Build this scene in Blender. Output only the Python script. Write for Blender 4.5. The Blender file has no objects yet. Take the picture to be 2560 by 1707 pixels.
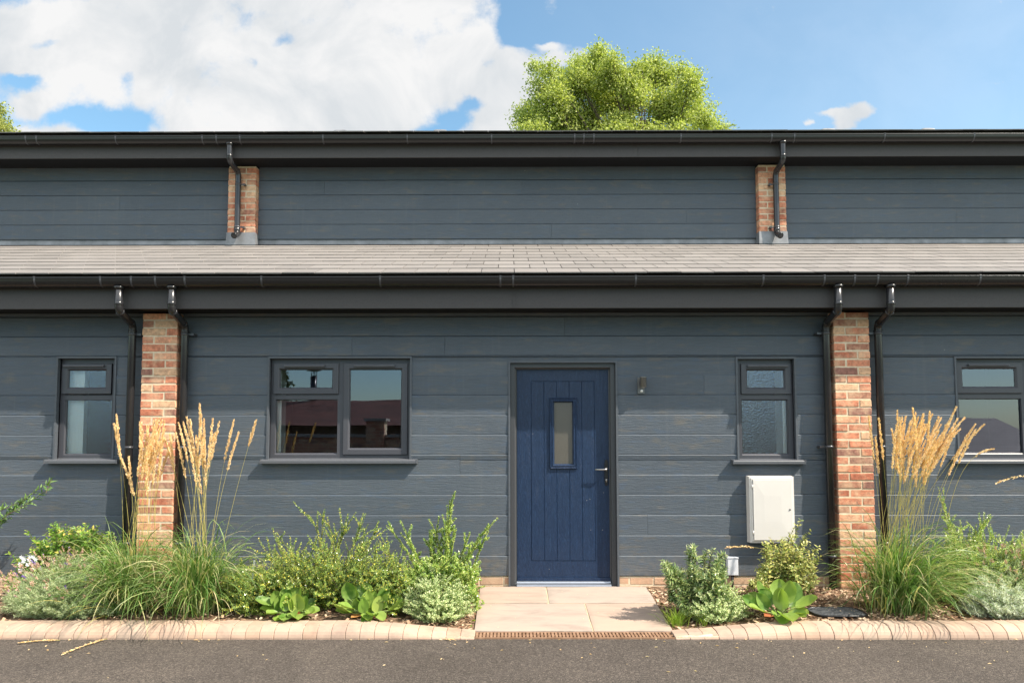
import bpy, math, random
import numpy as np
from mathutils import Matrix, Vector, Euler
R = math.radians
random.seed(7)
rng = np.random.default_rng(11)
scene = bpy.context.scene
COL = scene.collection

# ---------------------------------------------------------------- camera
F = 1750.0
CAM = Vector((0.0, -6.6, 1.45))
cam_d = bpy.data.cameras.new('camera')
cam_d.sensor_width = 36.0
cam_d.lens = F / 2560 * 36
cam_d.shift_x = 0.0049
cam_d.shift_y = 0.0455
cam_d.clip_start = 0.05
cam_d.clip_end = 5000
cam = bpy.data.objects.new('camera', cam_d)
COL.objects.link(cam)
RM = Matrix.Rotation(R(0.25), 3, 'Z') @ Matrix.Rotation(R(90 + 3.5), 3, 'X') @ Matrix.Rotation(R(-0.06), 3, 'Z')
cam.matrix_world = Matrix.Translation(CAM) @ RM.to_4x4()
scene.camera = cam
RMI = RM.transposed()


def P(px, py, Y):
    """point of the plane y=Y seen at photo pixel (px, py) of 2560x1707"""
    d = RM @ Vector((((px - 1280) / 2560 + cam_d.shift_x) * 2560 / F, (-(py - 853.5) / 2560 + cam_d.shift_y) * 2560 / F, -1))
    t = (Y - CAM.y) / d.y
    return CAM + d * t


def PX(px, py, Y): return P(px, py, Y).x
def PZ(px, py, Y): return P(px, py, Y).z


# ---------------------------------------------------------------- sun, sky, exposure
SUN_DIR = Vector((-2.1, 1.0, -2.6)).normalized()
sl = bpy.data.lights.new('sun', 'SUN')
sl.energy = 4.3
sl.angle = R(0.5)
sl.color = (1.0, 0.91, 0.79)
sun = bpy.data.objects.new('sun', sl)
sun.rotation_euler = SUN_DIR.to_track_quat('-Z', 'Y').to_euler()
sun.location = (8, -10, 12)
COL.objects.link(sun)
scene.view_settings.view_transform = 'Standard'
scene.view_settings.look = 'None'
scene.view_settings.gamma = 1.0
scene.view_settings.exposure = 1.08

w = bpy.data.worlds.new('World')
scene.world = w
w.use_nodes = True
nt = w.node_tree
for n in list(nt.nodes): nt.nodes.remove(n)
WN, WL = nt.nodes, nt.links


def wmath(op, a, b=None, c=None, clamp=False):
    n = WN.new('ShaderNodeMath'); n.operation = op; n.use_clamp = clamp
    for i, v in enumerate((a, b, c)):
        if v is None: continue
        if isinstance(v, (int, float)): n.inputs[i].default_value = v
        else: WL.new(v, n.inputs[i])
    return n.outputs[0]


sky = WN.new('ShaderNodeTexSky'); sky.sky_type = 'NISHITA'; sky.sun_disc = False
sky.sun_elevation = math.asin(-SUN_DIR.z)
sky.sun_rotation = math.atan2(-SUN_DIR.x, -SUN_DIR.y)
sky.air_density = 1.0; sky.dust_density = 0.6; sky.ozone_density = 2.0
tc = WN.new('ShaderNodeTexCoord')
sep = WN.new('ShaderNodeSeparateXYZ'); WL.new(tc.outputs['Generated'], sep.inputs[0])
ay = wmath('MAXIMUM', wmath('ABSOLUTE', sep.outputs['Y']), 0.08)
U = wmath('DIVIDE', sep.outputs['X'], ay)
V = wmath('DIVIDE', sep.outputs['Z'], ay)
comb = WN.new('ShaderNodeCombineXYZ'); WL.new(U, comb.inputs[0]); WL.new(V, comb.inputs[1])
comb.inputs[2].default_value = 0.37


def wnoise(scale, detail, rough, vec=None, off=0.0, dist=0.0):
    n = WN.new('ShaderNodeTexNoise'); n.inputs['Scale'].default_value = scale
    n.inputs['Detail'].default_value = detail; n.inputs['Roughness'].default_value = rough
    n.inputs['Distortion'].default_value = dist
    m = WN.new('ShaderNodeVectorMath'); m.operation = 'ADD'; m.inputs[1].default_value = (off, off * .7, 0)
    WL.new(vec or comb.outputs[0], m.inputs[0]); WL.new(m.outputs[0], n.inputs['Vector'])
    return n


# every cloud of this sky: centre (azimuth / elevation tangents), half-widths, density
def cl(px, py, rx, ry, wgt): return ((px - 1275) / F, (1077 - py) / F, rx / F, ry / F, wgt)
CLOUDS = [cl(640, 60, 470, 190, 1.5), cl(820, 210, 360, 140, 1.2), cl(1060, 80, 180, 170, 1.2), cl(250, 30, 330, 70, 1.0),
          cl(420, 190, 200, 95, 1.1), cl(200, 130, 190, 38, .85), cl(560, 270, 210, 70, 1.0), cl(20, 110, 80, 40, .6),
          cl(38, 238, 40, 30, .80), cl(115, 318, 75, 24, .85), cl(0, 318, 50, 22, .8), cl(1220, 195, 100, 26, .52), cl(1040, 260, 60, 60, .7),
          cl(1240, 285, 95, 62, 1.15), cl(1320, 225, 70, 50, .9), cl(1190, 325, 60, 26, .9), cl(1400, 270, 120, 60, .6), cl(1303, 118, 34, 26, .85), cl(1410, 122, 85, 32, .85), cl(1388, 84, 42, 11, .65),
          cl(1560, 170, 60, 28, .6), cl(2150, 246, 44, 22, .95), cl(2085, 258, 42, 13, .8), cl(2112, 285, 30, 22, .8), cl(2060, 315, 52, 11, .8), cl(2030, 284, 12, 10, .6), cl(2500, 182, 110, 9, .42),
          cl(-700, 250, 600, 260, .9), cl(3300, 0, 500, 200, .7), cl(900, -700, 900, 400, .6)]
HOLES = [cl(75, 80, 60, 20, -.7), cl(296, 172, 24, 44, -.6), cl(690, 66, 45, 16, -.5), cl(600, 120, 12, 18, -.4), cl(270, 285, 110, 42, -.9), cl(150, 262, 90, 26, -.45),
         cl(20, 170, 60, 22, -.9), cl(1135, 285, 42, 34, -1.0), cl(1180, 235, 30, 20, -.75), cl(1290, 30, 60, 90, -.9), cl(1090, 322, 40, 20, -.9), cl(1215, 140, 26, 26, -.5)]
warp = wnoise(9, 5, .6, off=3.1)
ws = WN.new('ShaderNodeVectorMath'); ws.operation = 'SUBTRACT'; WL.new(warp.outputs['Color'], ws.inputs[0]); ws.inputs[1].default_value = (.5, .5, .5)
wm = WN.new('ShaderNodeVectorMath'); wm.operation = 'MULTIPLY_ADD'; WL.new(ws.outputs[0], wm.inputs[0]); wm.inputs[1].default_value = (.07, .05, 0)
WL.new(comb.outputs[0], wm.inputs[2])
wsep = WN.new('ShaderNodeSeparateXYZ'); WL.new(wm.outputs[0], wsep.inputs[0])
acc = None
for (u0, v0, ru, rv, g) in CLOUDS + HOLES:
    if g < 0 and (u0, v0, ru, rv, g) == HOLES[0]: acc = wmath('MINIMUM', acc, 1.12)
    a = wmath('MULTIPLY', wmath('SUBTRACT', wsep.outputs[0], u0), 1 / ru)
    b = wmath('MULTIPLY', wmath('SUBTRACT', wsep.outputs[1], v0), 1 / rv)
    d2 = wmath('MULTIPLY_ADD', a, a, wmath('MULTIPLY', b, b))
    e = wmath('MULTIPLY', wmath('EXPONENT', wmath('MULTIPLY', d2, -0.9)), g)
    acc = e if acc is None else wmath('ADD', acc, e)
n1 = wnoise(12, 12, .62, off=1.7)
n0 = wnoise(4.5, 6, .55, off=8.3)
den = wmath('ADD', acc, wmath('MULTIPLY', wmath('SUBTRACT', n1.outputs['Fac'], .5), 1.9))
den = wmath('ADD', den, wmath('MULTIPLY', wmath('SUBTRACT', n0.outputs['Fac'], .5), .8))
mr = WN.new('ShaderNodeMapRange'); mr.interpolation_type = 'SMOOTHSTEP'; WL.new(den, mr.inputs['Value'])
mr.inputs['From Min'].default_value = .28; mr.inputs['From Max'].default_value = .92
hz = WN.new('ShaderNodeMapRange'); WL.new(V, hz.inputs['Value']); hz.inputs['From Min'].default_value = .0; hz.inputs['From Max'].default_value = .12
cmask = wmath('MULTIPLY', mr.outputs[0], hz.outputs[0], clamp=True)
veil = WN.new('ShaderNodeMapRange'); WL.new(U, veil.inputs['Value']); veil.inputs['From Min'].default_value = -.1; veil.inputs['From Max'].default_value = .55
veil.inputs['To Min'].default_value = .0; veil.inputs['To Max'].default_value = .20
cmask = wmath('MAXIMUM', cmask, wmath('MULTIPLY', veil.outputs[0], wmath('ADD', .65, wmath('MULTIPLY', n0.outputs['Fac'], .7))), clamp=True)
# unseen bright cloud added high behind the camera to lift the fill light
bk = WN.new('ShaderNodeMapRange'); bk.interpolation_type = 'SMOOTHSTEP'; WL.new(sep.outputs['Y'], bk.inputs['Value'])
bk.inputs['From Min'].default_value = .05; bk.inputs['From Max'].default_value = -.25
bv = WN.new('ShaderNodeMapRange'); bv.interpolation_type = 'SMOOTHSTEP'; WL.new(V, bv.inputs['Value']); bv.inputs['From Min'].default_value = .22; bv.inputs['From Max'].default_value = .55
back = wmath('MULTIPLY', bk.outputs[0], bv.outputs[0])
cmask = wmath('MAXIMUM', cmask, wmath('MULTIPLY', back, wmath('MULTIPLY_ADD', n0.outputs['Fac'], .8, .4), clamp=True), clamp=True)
# cloud tone: white tops, grey bellies
n2 = wnoise(6.5, 9, .56, off=5.5, dist=.4)
tone = WN.new('ShaderNodeValToRGB')
tone.color_ramp.elements[0].position = .38; tone.color_ramp.elements[0].color = (.77, .81, .845, 1)
tone.color_ramp.elements[1].position = .60; tone.color_ramp.elements[1].color = (1.0, 1.0, 1.0, 1)
WL.new(n2.outputs['Fac'], tone.inputs[0])
bgs = WN.new('ShaderNodeBackground'); bgs.inputs['Strength'].default_value = 0.115
hue = WN.new('ShaderNodeMix'); hue.data_type = 'RGBA'; hue.blend_type = 'MULTIPLY'; hue.inputs[0].default_value = 1.0
WL.new(sky.outputs[0], hue.inputs[6]); hue.inputs[7].default_value = (.93, 1.10, 1.0, 1)
WL.new(hue.outputs[2], bgs.inputs['Color'])
bgc = WN.new('ShaderNodeBackground'); WL.new(wmath('MULTIPLY_ADD', back, .75, .44), bgc.inputs['Strength'])  # the added cloud behind the camera is extra bright, for more fill
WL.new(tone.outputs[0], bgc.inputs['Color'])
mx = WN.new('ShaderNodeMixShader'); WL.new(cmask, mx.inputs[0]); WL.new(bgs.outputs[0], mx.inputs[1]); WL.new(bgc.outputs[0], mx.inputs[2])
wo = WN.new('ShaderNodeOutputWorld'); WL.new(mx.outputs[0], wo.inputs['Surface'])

# ---------------------------------------------------------------- materials


class NT:
    def __init__(s, name):
        s.m = bpy.data.materials.new(name); s.m.use_nodes = True
        s.t = s.m.node_tree; s.N = s.t.nodes; s.L = s.t.links
        s.b = s.N['Principled BSDF']; s.out = s.N['Material Output']

    def n(s, kind, **kw):
        x = s.N.new(kind)
        for k, v in kw.items(): setattr(x, k, v)
        return x

    def put(s, inp, v):
        if hasattr(v, 'is_linked') or hasattr(v, 'links'): s.L.new(v, inp)
        else: inp.default_value = v

    def coord(s, kind='Object', scale=(1, 1, 1), loc=(0, 0, 0)):
        t = s.n('ShaderNodeTexCoord'); m = s.n('ShaderNodeMapping')
        m.inputs['Scale'].default_value = scale; m.inputs['Location'].default_value = loc
        s.L.new(t.outputs[kind], m.inputs[0]); return m.outputs[0]

    def noise(s, vec, scale, detail=4, rough=.5, dist=0.0):
        x = s.n('ShaderNodeTexNoise'); s.L.new(vec, x.inputs['Vector'])
        x.inputs['Scale'].default_value = scale; x.inputs['Detail'].default_value = detail
        x.inputs['Roughness'].default_value = rough; x.inputs['Distortion'].default_value = dist
        return x.outputs['Fac']

    def ramp(s, fac, stops, interp='LINEAR'):
        x = s.n('ShaderNodeValToRGB'); cr = x.color_ramp; cr.interpolation = interp
        while len(cr.elements) < len(stops): cr.elements.new(.5)
        for e, (p, c) in zip(cr.elements, stops):
            e.position = p; e.color = (c[0], c[1], c[2], 1)
        s.L.new(fac, x.inputs[0]); return x.outputs[0]

    def mix(s, fac, a, b, mode='MIX'):
        x = s.n('ShaderNodeMix', data_type='RGBA', blend_type=mode)
        s.put(x.inputs[0], fac)
        for i, v in ((6, a), (7, b)):
            if isinstance(v, tuple): x.inputs[i].default_value = (v[0], v[1], v[2], 1)
            else: s.L.new(v, x.inputs[i])
        return x.outputs[2]

    def math(s, op, a, b=0.0, clamp=False):
        x = s.n('ShaderNodeMath', operation=op, use_clamp=clamp); s.put(x.inputs[0], a); s.put(x.inputs[1], b); return x.outputs[0]

    def rand(s): return s.n('ShaderNodeNewGeometry').outputs['Random Per Island']

    def bump(s, h, strength=.3, dist=.005):
        x = s.n('ShaderNodeBump'); s.L.new(h, x.inputs['Height']); x.inputs['Strength'].default_value = strength
        x.inputs['Distance'].default_value = dist; s.L.new(x.outputs[0], s.b.inputs['Normal']); return x

    def base(s, c):
        if isinstance(c, tuple): s.b.inputs['Base Color'].default_value = (c[0], c[1], c[2], 1)
        else: s.L.new(c, s.b.inputs['Base Color'])

    def rough(s, v): s.put(s.b.inputs['Roughness'], v)
    def spec(s, v): s.b.inputs['Specular IOR Level'].default_value = v


def plain(name, c, rough=.5, spec=.5, metal=0.0, var=.12, scale=30, bump=0.0):
    m = NT(name); v = m.coord()
    f = m.noise(v, scale, 5, .6)
    lo = tuple(x * (1 - var) for x in c); hi = tuple(x * (1 + var) for x in c)
    m.base(m.ramp(f, [(.3, lo), (.7, hi)]))
    m.rough(rough); m.spec(spec); m.b.inputs['Metallic'].default_value = metal
    if bump: m.bump(m.noise(v, scale * 6, 3, .6), bump, .002)
    return m.m


def cladding_mat():
    m = NT('painted_board')
    v = m.coord()
    r = m.rand()
    # each board has its own grain
    sep_ = m.n('ShaderNodeCombineXYZ'); m.L.new(m.math('MULTIPLY', r, 50.0), sep_.inputs[0]); m.L.new(m.math('MULTIPLY', r, 13.0), sep_.inputs[1])
    add = m.n('ShaderNodeVectorMath', operation='ADD'); m.L.new(v, add.inputs[0]); m.L.new(sep_.outputs[0], add.inputs[1])
    mp = m.n('ShaderNodeMapping'); mp.inputs['Scale'].default_value = (2.2, 1, 38); m.L.new(add.outputs[0], mp.inputs[0])
    g = m.noise(mp.outputs[0], 3.2, 6, .62, .7)
    g2 = m.noise(mp.outputs[0], 9, 3, .6, .3)
    big = m.noise(v, 1.1, 3, .5)
    mp2 = m.n('ShaderNodeMapping'); mp2.inputs['Scale'].default_value = (2.4, 1, 9); m.L.new(add.outputs[0], mp2.inputs[0])
    st = m.noise(mp2.outputs[0], 1.7, 4, .6)
    c = m.ramp(g, [(.3, (.066, .081, .099)), (.55, (.078, .095, .115)), (.75, (.090, .109, .130))])
    c = m.mix(m.math('MULTIPLY', m.ramp(st, [(.56, (0, 0, 0)), (.72, (1, 1, 1))]), .36), c, (.17, .14, .095))
    c = m.mix(m.math('MULTIPLY', m.ramp(m.noise(mp2.outputs[0], 2.6, 3, .5), [(.58, (0, 0, 0)), (.7, (1, 1, 1))]), .3), c, (.06, .10, .165))
    c = m.mix(.5, c, m.ramp(r, [(0, (.86, .87, .88)), (1, (1.1, 1.08, 1.06))]), 'MULTIPLY')
    c = m.mix(1.0, c, m.ramp(big, [(.3, (.92, .93, .94)), (.7, (1.08, 1.07, 1.05))]), 'MULTIPLY')
    vv = m.n('ShaderNodeTexVoronoi'); m.L.new(v, vv.inputs['Vector']); vv.inputs['Scale'].default_value = 2.6
    dots = m.ramp(vv.outputs['Distance'], [(.010, (1, 1, 1)), (.016, (0, 0, 0))])
    c = m.mix(m.math('MULTIPLY', dots, .5), c, (.4, .42, .42))
    sx = m.n('ShaderNodeSeparateXYZ'); m.L.new(v, sx.inputs[0])      # rain splash and dust low on the wall
    sp = m.math('MULTIPLY', m.math('SUBTRACT', .42, sx.outputs['Z'], True), m.ramp(m.noise(v, 16, 6, .75), [(.42, (0, 0, 0)), (.62, (1, 1, 1))]))
    c = m.mix(m.math('MULTIPLY', sp, 1.1, True), c, (.22, .18, .135))
    dr = m.n('ShaderNodeMapping'); dr.inputs['Scale'].default_value = (9, 1, .5); m.L.new(v, dr.inputs[0])
    c = m.mix(m.math('MULTIPLY', m.ramp(m.noise(dr.outputs[0], 2.2, 5, .7), [(.56, (0, 0, 0)), (.72, (1, 1, 1))]), .12), c, (.19, .19, .18))
    m.base(c); m.rough(m.ramp(g, [(.3, (.5, .5, .5)), (.7, (.66, .66, .66))])); m.spec(.4)
    m.bump(m.math('ADD', g, m.math('MULTIPLY', g2, .5)), .75, .005)
    return m.m


def brick_mat(pale=0.0):
    m = NT('clay_brick'); v = m.coord(); r = m.rand()
    c = m.ramp(r, [(0, (.36, .125, .08)), (.2, (.46, .18, .115)), (.38, (.31, .14, .10)), (.52, (.54, .26, .17)), (.68, (.42, .165, .11)), (.8, (.50, .30, .20)), (.92, (.24, .115, .095)), (1, (.46, .20, .13))], 'CONSTANT')
    n = m.noise(v, 26, 5, .65)
    c = m.mix(1.0, c, m.ramp(n, [(.28, (.58, .56, .55)), (.5, (.98, .97, .97)), (.72, (1.45, 1.42, 1.36))]), 'MULTIPLY')
    n2_ = m.noise(v, 9, 4, .6)
    c = m.mix(m.math('MULTIPLY', m.ramp(n2_, [(.46, (0, 0, 0)), (.64, (1, 1, 1))]), .45), c, (.60, .42, .29))
    c = m.mix(m.math('MULTIPLY', m.ramp(m.noise(v, 14, 3, .5), [(.66, (0, 0, 0)), (.74, (1, 1, 1))]), .5), c, (.11, .08, .075))
    c = m.mix(1.0, c, (1.15, 1.18, 1.08), 'MULTIPLY')
    if pale: c = m.mix(pale, c, (.46, .33, .22))
    m.base(c); m.rough(.85); m.spec(.25)
    m.bump(m.noise(v, 60, 5, .7), .6, .006); return m.m


def mortar_mat():
    m = NT('lime_mortar'); v = m.coord()
    m.base(m.ramp(m.noise(v, 40, 5, .6), [(.3, (.52, .42, .29)), (.7, (.70, .59, .43))])); m.rough(.95); m.spec(.1)
    m.bump(m.noise(v, 120, 3, .6), .5, .003); return m.m


def slate_mat(c0=(.205, .186, .170), c1=(.245, .222, .203)):
    m = NT('fibre_slate'); v = m.coord(); r = m.rand()
    c = m.ramp(r, [(0, c0), (1, c1)])
    c = m.mix(1.0, c, m.ramp(m.noise(v, 11, 4, .6), [(.3, (.95, .95, .96)), (.7, (1.05, 1.04, 1.03))]), 'MULTIPLY')
    m.base(c); m.rough(.55); m.spec(.4); m.bump(m.noise(v, 45, 4, .6), .25, .003); return m.m


def door_mat():
    m = NT('blue_woodgrain'); v = m.coord(scale=(1, 1, 1))
    mp = m.n('ShaderNodeMapping'); mp.inputs['Scale'].default_value = (20, 1, 1.6); m.L.new(v, mp.inputs[0])
    wv = m.noise(mp.outputs[0], 2.2, 3, .5, 1.2)
    rings = m.math('SINE', m.math('MULTIPLY', wv, 75.0))
    rg = m.ramp(rings, [(.2, (0, 0, 0)), (.8, (1, 1, 1))])
    c = m.mix(rg, (.005, .017, .048), (.014, .036, .086))
    m.base(c); m.rough(.42); m.spec(.45); m.bump(rg, .55, .002); return m.m


def upvc_mat(name='grey_frame_plastic', c=(.056, .057, .066)):
    m = NT(name); v = m.coord(scale=(3, 3, 14)); m.base(m.ramp(m.noise(v, 12, 4, .6), [(.3, tuple(x * .93 for x in c)), (.7, tuple(x * 1.07 for x in c))]))
    m.rough(.38); m.spec(.45); m.bump(m.noise(v, 40, 3, .6), .12, .001); return m.m


def glass_mat(name, refl=.12, frost=0.0):
    m = NT(name); m.N.remove(m.b)
    gl = m.n('ShaderNodeBsdfGlossy'); gl.inputs['Roughness'].default_value = .0 if not frost else .10
    gl.inputs['Color'].default_value = (.74, .80, 1, 1)
    v = m.coord()
    b = m.n('ShaderNodeBump')
    if frost:
        m.L.new(m.noise(v, 62, 2, .5), b.inputs['Height']); b.inputs['Strength'].default_value = .55; b.inputs['Distance'].default_value = .004
        tr = m.n('ShaderNodeBsdfRefraction'); tr.inputs['IOR'].default_value = 1.03; tr.inputs['Roughness'].default_value = .10
        m.L.new(b.outputs[0], tr.inputs['Normal'])
    else:
        m.L.new(m.noise(v, 1.6, 1, .4), b.inputs['Height']); b.inputs['Strength'].default_value = .04; b.inputs['Distance'].default_value = .03
        tr = m.n('ShaderNodeBsdfTransparent')
    tr.inputs['Color'].default_value = (.93, .97, .95, 1)
    m.L.new(b.outputs[0], gl.inputs['Normal'])
    fr = m.n('ShaderNodeFresnel'); fr.inputs['IOR'].default_value = 1.5
    f = m.math('ADD', fr.outputs[0], refl, True)
    mxs = m.n('ShaderNodeMixShader'); m.L.new(f, mxs.inputs[0]); m.L.new(tr.outputs[0], mxs.inputs[1]); m.L.new(gl.outputs[0], mxs.inputs[2])
    m.L.new(mxs.outputs[0], m.out.inputs['Surface']); return m.m


def leaf_mat(name, stops, rough=.4, spec=.5, trans=.35, vein=None):
    m = NT(name); r = m.rand()
    c = m.ramp(r, [(p, col) for p, col in stops])
    if vein:
        v = m.coord(); c = m.mix(m.math('MULTIPLY', m.ramp(m.noise(v, vein[0], 3, .6), [(.45, (0, 0, 0)), (.58, (1, 1, 1))]), vein[2]), c, vein[1])
    m.base(c); m.rough(rough); m.spec(spec)
    t = m.n('ShaderNodeBsdfTranslucent')
    tcx = m.mix(1.0, c, (1.25, 1.35, .7), 'MULTIPLY'); m.L.new(tcx, t.inputs[0])
    mxs = m.n('ShaderNodeMixShader'); mxs.inputs[0].default_value = trans
    m.L.new(m.b.outputs[0], mxs.inputs[1]); m.L.new(t.outputs[0], mxs.inputs[2]); m.L.new(mxs.outputs[0], m.out.inputs['Surface'])
    return m.m


def asphalt_mat():
    m = NT('asphalt'); v = m.coord()
    vo = m.n('ShaderNodeTexVoronoi'); m.L.new(v, vo.inputs['Vector']); vo.inputs['Scale'].default_value = 150
    st = m.n('ShaderNodeSeparateColor'); m.L.new(vo.outputs['Color'], st.inputs[0])
    c = m.ramp(st.outputs[0], [(0, (.052, .043, .037)), (.45, (.090, .075, .064)), (.8, (.128, .107, .090)), (.98, (.19, .16, .135))])
    big = m.noise(v, 1.1, 7, .68, .5)
    c = m.mix(1.0, c, m.ramp(big, [(.3, (.76, .75, .74)), (.5, (.96, .96, .96)), (.7, (1.16, 1.15, 1.13))]), 'MULTIPLY')
    c = m.mix(.6, c, m.ramp(m.noise(v, 40, 4, .7), [(.3, (.6, .6, .6)), (.7, (1.35, 1.32, 1.28))]), 'MULTIPLY')
    m.base(c); m.rough(.85); m.spec(.3)
    m.bump(m.math('SUBTRACT', m.noise(v, 70, 3, .7), vo.outputs['Distance']), .9, .008); return m.m


def stone_mat():
    m = NT('sandstone'); v = m.coord(); r = m.rand()
    c = m.ramp(r, [(0, (.36, .285, .235)), (.4, (.34, .28, .235)), (.75, (.385, .275, .21)), (1, (.34, .29, .25))])
    mp = m.n('ShaderNodeMapping'); mp.inputs['Scale'].default_value = (1, 3.5, 1); mp.inputs['Rotation'].default_value = (0, 0, R(14)); m.L.new(v, mp.inputs[0])
    c = m.mix(1.0, c, m.ramp(m.noise(mp.outputs[0], 2.2, 7, .62, 1.0), [(.3, (.80, .80, .80)), (.5, (1, 1, 1)), (.75, (1.12, 1.1, 1.06))]), 'MULTIPLY')
    m.base(c); m.rough(.8); m.spec(.25); m.bump(m.noise(mp.outputs[0], 6, 7, .65, .6), .35, .012); return m.m


M = {}
M['board'] = cladding_mat()
M['brick'] = brick_mat()
M['palebrick'] = brick_mat(.72)
M['mortar'] = mortar_mat()
M['slate'] = slate_mat()
M['door'] = door_mat()
M['frame'] = upvc_mat()
M['doorframe'] = upvc_mat('door_frame_plastic', (.050, .052, .056))
M['trim'] = plain('painted_trim', (.075, .084, .096), .5, .4)
M['sill'] = plain('sill_metal', (.085, .09, .10), .42, .5, 0, .06)
M['fascia'] = plain('dark_fascia', (.055, .050, .049), .62, .4, 0, .10, 60, .15)
M['gutter'] = plain('black_gutter', (.012, .0115, .012), .26, .5, 0, .1)
M['pipe'] = plain('black_pipe', (.022, .022, .024), .24, .55, 0, .1)
M['clip'] = plain('grey_clip', (.05, .05, .055), .3, .5)
M['soffit'] = plain('black_soffit', (.012, .012, .013), .6, .2)
M['lead'] = plain('lead_sheet', (.20, .205, .215), .5, .5, .3, .3, 7, .2)
M['glass'] = glass_mat('window_glass')
M['frosted'] = glass_mat('frosted_glass', .16, 1.0)
M['plaster'] = plain('white_plaster', (.84, .86, .84), .8, .2, 0, .04, 4)
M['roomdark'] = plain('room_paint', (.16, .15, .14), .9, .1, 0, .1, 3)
M['doorglass'] = plain('satin_glass', (.085, .078, .064), .28, .6, 0, .12, 160, .5)
M['chrome'] = plain('chrome_metal', (.38, .37, .36), .3, .5, 1, .05)
M['steel'] = plain('brushed_metal', (.15, .148, .142), .42, .5, .55, .08)
M['black'] = plain('black_plate', (.012, .012, .013), .3, .5)
M['alu'] = plain('aluminium_threshold', (.34, .37, .42), .32, .5, .75, .05)
M['white'] = plain('white_plastic', (.60, .565, .525), .42, .45, 0, .03, 3)
M['whitebox'] = plain('white_box_plastic', (.62, .64, .68), .45, .45, 0, .04, 10)
M['dome'] = plain('sensor_lens', (.8, .8, .78), .2, .5, 0, .02)
M['kerb'] = None
M['asphalt'] = asphalt_mat()
M['stone'] = stone_mat()
M['pointing'] = plain('sand_pointing', (.50, .40, .27), .95, .1, 0, .12, 30, .4)


def kerb_mat():
    m = NT('kerb_block_concrete'); v = m.coord(); r = m.rand()
    c = m.ramp(r, [(0, (.41, .28, .20)), (.3, (.46, .325, .24)), (.6, (.38, .275, .21)), (.8, (.46, .34, .255)), (1, (.36, .275, .215))])
    c = m.mix(1.0, c, m.ramp(m.noise(v, 7, 6, .65), [(.28, (.72, .72, .74)), (.55, (1, 1, 1)), (.8, (1.15, 1.12, 1.08))]), 'MULTIPLY')
    m.base(c); m.rough(.85); m.spec(.2); m.bump(m.noise(v, 110, 4, .65), .35, .003); return m.m


M['kerb'] = kerb_mat()
def drain_mat():
    m = NT('rusted_iron'); v = m.coord()
    m.base(m.ramp(m.noise(v, 16, 5, .6), [(.3, (.17, .095, .055)), (.7, (.33, .20, .125))])); m.rough(.8); m.spec(.3); return m.m
M['rust'] = drain_mat()
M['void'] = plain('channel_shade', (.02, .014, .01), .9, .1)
M['manhole'] = None
mh = NT('grit_cover'); v = mh.coord(); mh.base(mh.ramp(mh.noise(v, 130, 3, .7), [(.4, (.03, .032, .036)), (.62, (.12, .125, .135))])); mh.rough(.8); mh.bump(mh.noise(v, 130, 3, .7), .5, .004)
M['manhole'] = mh.m
so = NT('soil_bark'); v = so.coord(); so.base(so.ramp(so.noise(v, 22, 6, .7), [(.3, (.09, .055, .035)), (.55, (.20, .13, .085)), (.75, (.34, .24, .16))])); so.rough(.95); so.spec(.1); so.bump(so.noise(v, 30, 5, .7), 1.0, .02)
M['soil'] = so.m
M['chip'] = leaf_mat('bark_chip', [(0, (.16, .085, .05)), (.35, (.33, .20, .125)), (.65, (.50, .35, .23)), (1, (.62, .47, .33))], .85, .15, .05)
gr = NT('far_grass'); v = gr.coord(); gr.base(gr.ramp(gr.noise(v, 3, 6, .7), [(.3, (.04, .07, .02)), (.7, (.09, .13, .04))])); gr.rough(.9)
M['ground'] = gr.m
M['bark'] = plain('tree_bark', (.13, .10, .075), .9, .2, 0, .3, 8, .4)
M['stem'] = plain('woody_stem', (.16, .11, .07), .8, .2, 0, .3, 20)
M['greenstem'] = plain('green_stem', (.16, .22, .06), .6, .3, 0, .3, 20)
M['treeleaf'] = leaf_mat('tree_leaf', [(0, (0.215, 0.267, 0.054)), (.35, (0.327, 0.377, 0.090)), (.7, (0.447, 0.478, 0.135)), (1, (0.568, 0.580, 0.252))], .5, .4, .42)
M['coniferleaf'] = leaf_mat('conifer_leaf', [(0, (0.208, 0.247, 0.052)), (1, (0.442, 0.442, 0.130))], .6, .3, .3)
M['darkleaf'] = leaf_mat('dark_tree_leaf', [(0, (.03, .05, .015)), (1, (.09, .12, .035))], .6, .3, .25)
M['lonicera'] = leaf_mat('small_glossy_leaf', [(0, (0.091, 0.167, 0.033)), (.4, (0.213, 0.321, 0.066)), (.8, (0.381, 0.475, 0.111)), (1, (0.760, 0.642, 0.088))], .22, .7, .28)
M['cotoneaster'] = leaf_mat('fresh_small_leaf', [(0, (0.162, 0.299, 0.059)), (.5, (0.324, 0.462, 0.107)), (1, (0.648, 0.653, 0.213))], .25, .65, .3)
M['greymound'] = leaf_mat('grey_green_leaf', [(0, (0.228, 0.330, 0.123)), (.4, (0.384, 0.488, 0.213)), (.75, (0.598, 0.660, 0.348)), (1, (0.850, 0.850, 0.516))], .5, .4, .3)
M['lavender'] = leaf_mat('silvery_leaf', [(0, (0.253, 0.335, 0.161)), (.5, (0.455, 0.546, 0.299)), (1, (0.708, 0.745, 0.483))], .6, .3, .3)
M['silver'] = leaf_mat('silver_leaf', [(0, (0.319, 0.363, 0.276)), (.5, (0.522, 0.581, 0.450)), (1, (0.799, 0.827, 0.682))], .6, .3, .25)
M['lavflower'] = leaf_mat('faded_flower', [(0, (0.351, 0.203, 0.135)), (.5, (0.567, 0.378, 0.270)), (.9, (0.675, 0.486, 0.378)), (1, (0.297, 0.176, 0.513))], .8, .2, .2)
M['purple'] = leaf_mat('purple_flower', [(0, (.16, .08, .36)), (1, (.30, .17, .55))], .7, .2, .2)
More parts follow.
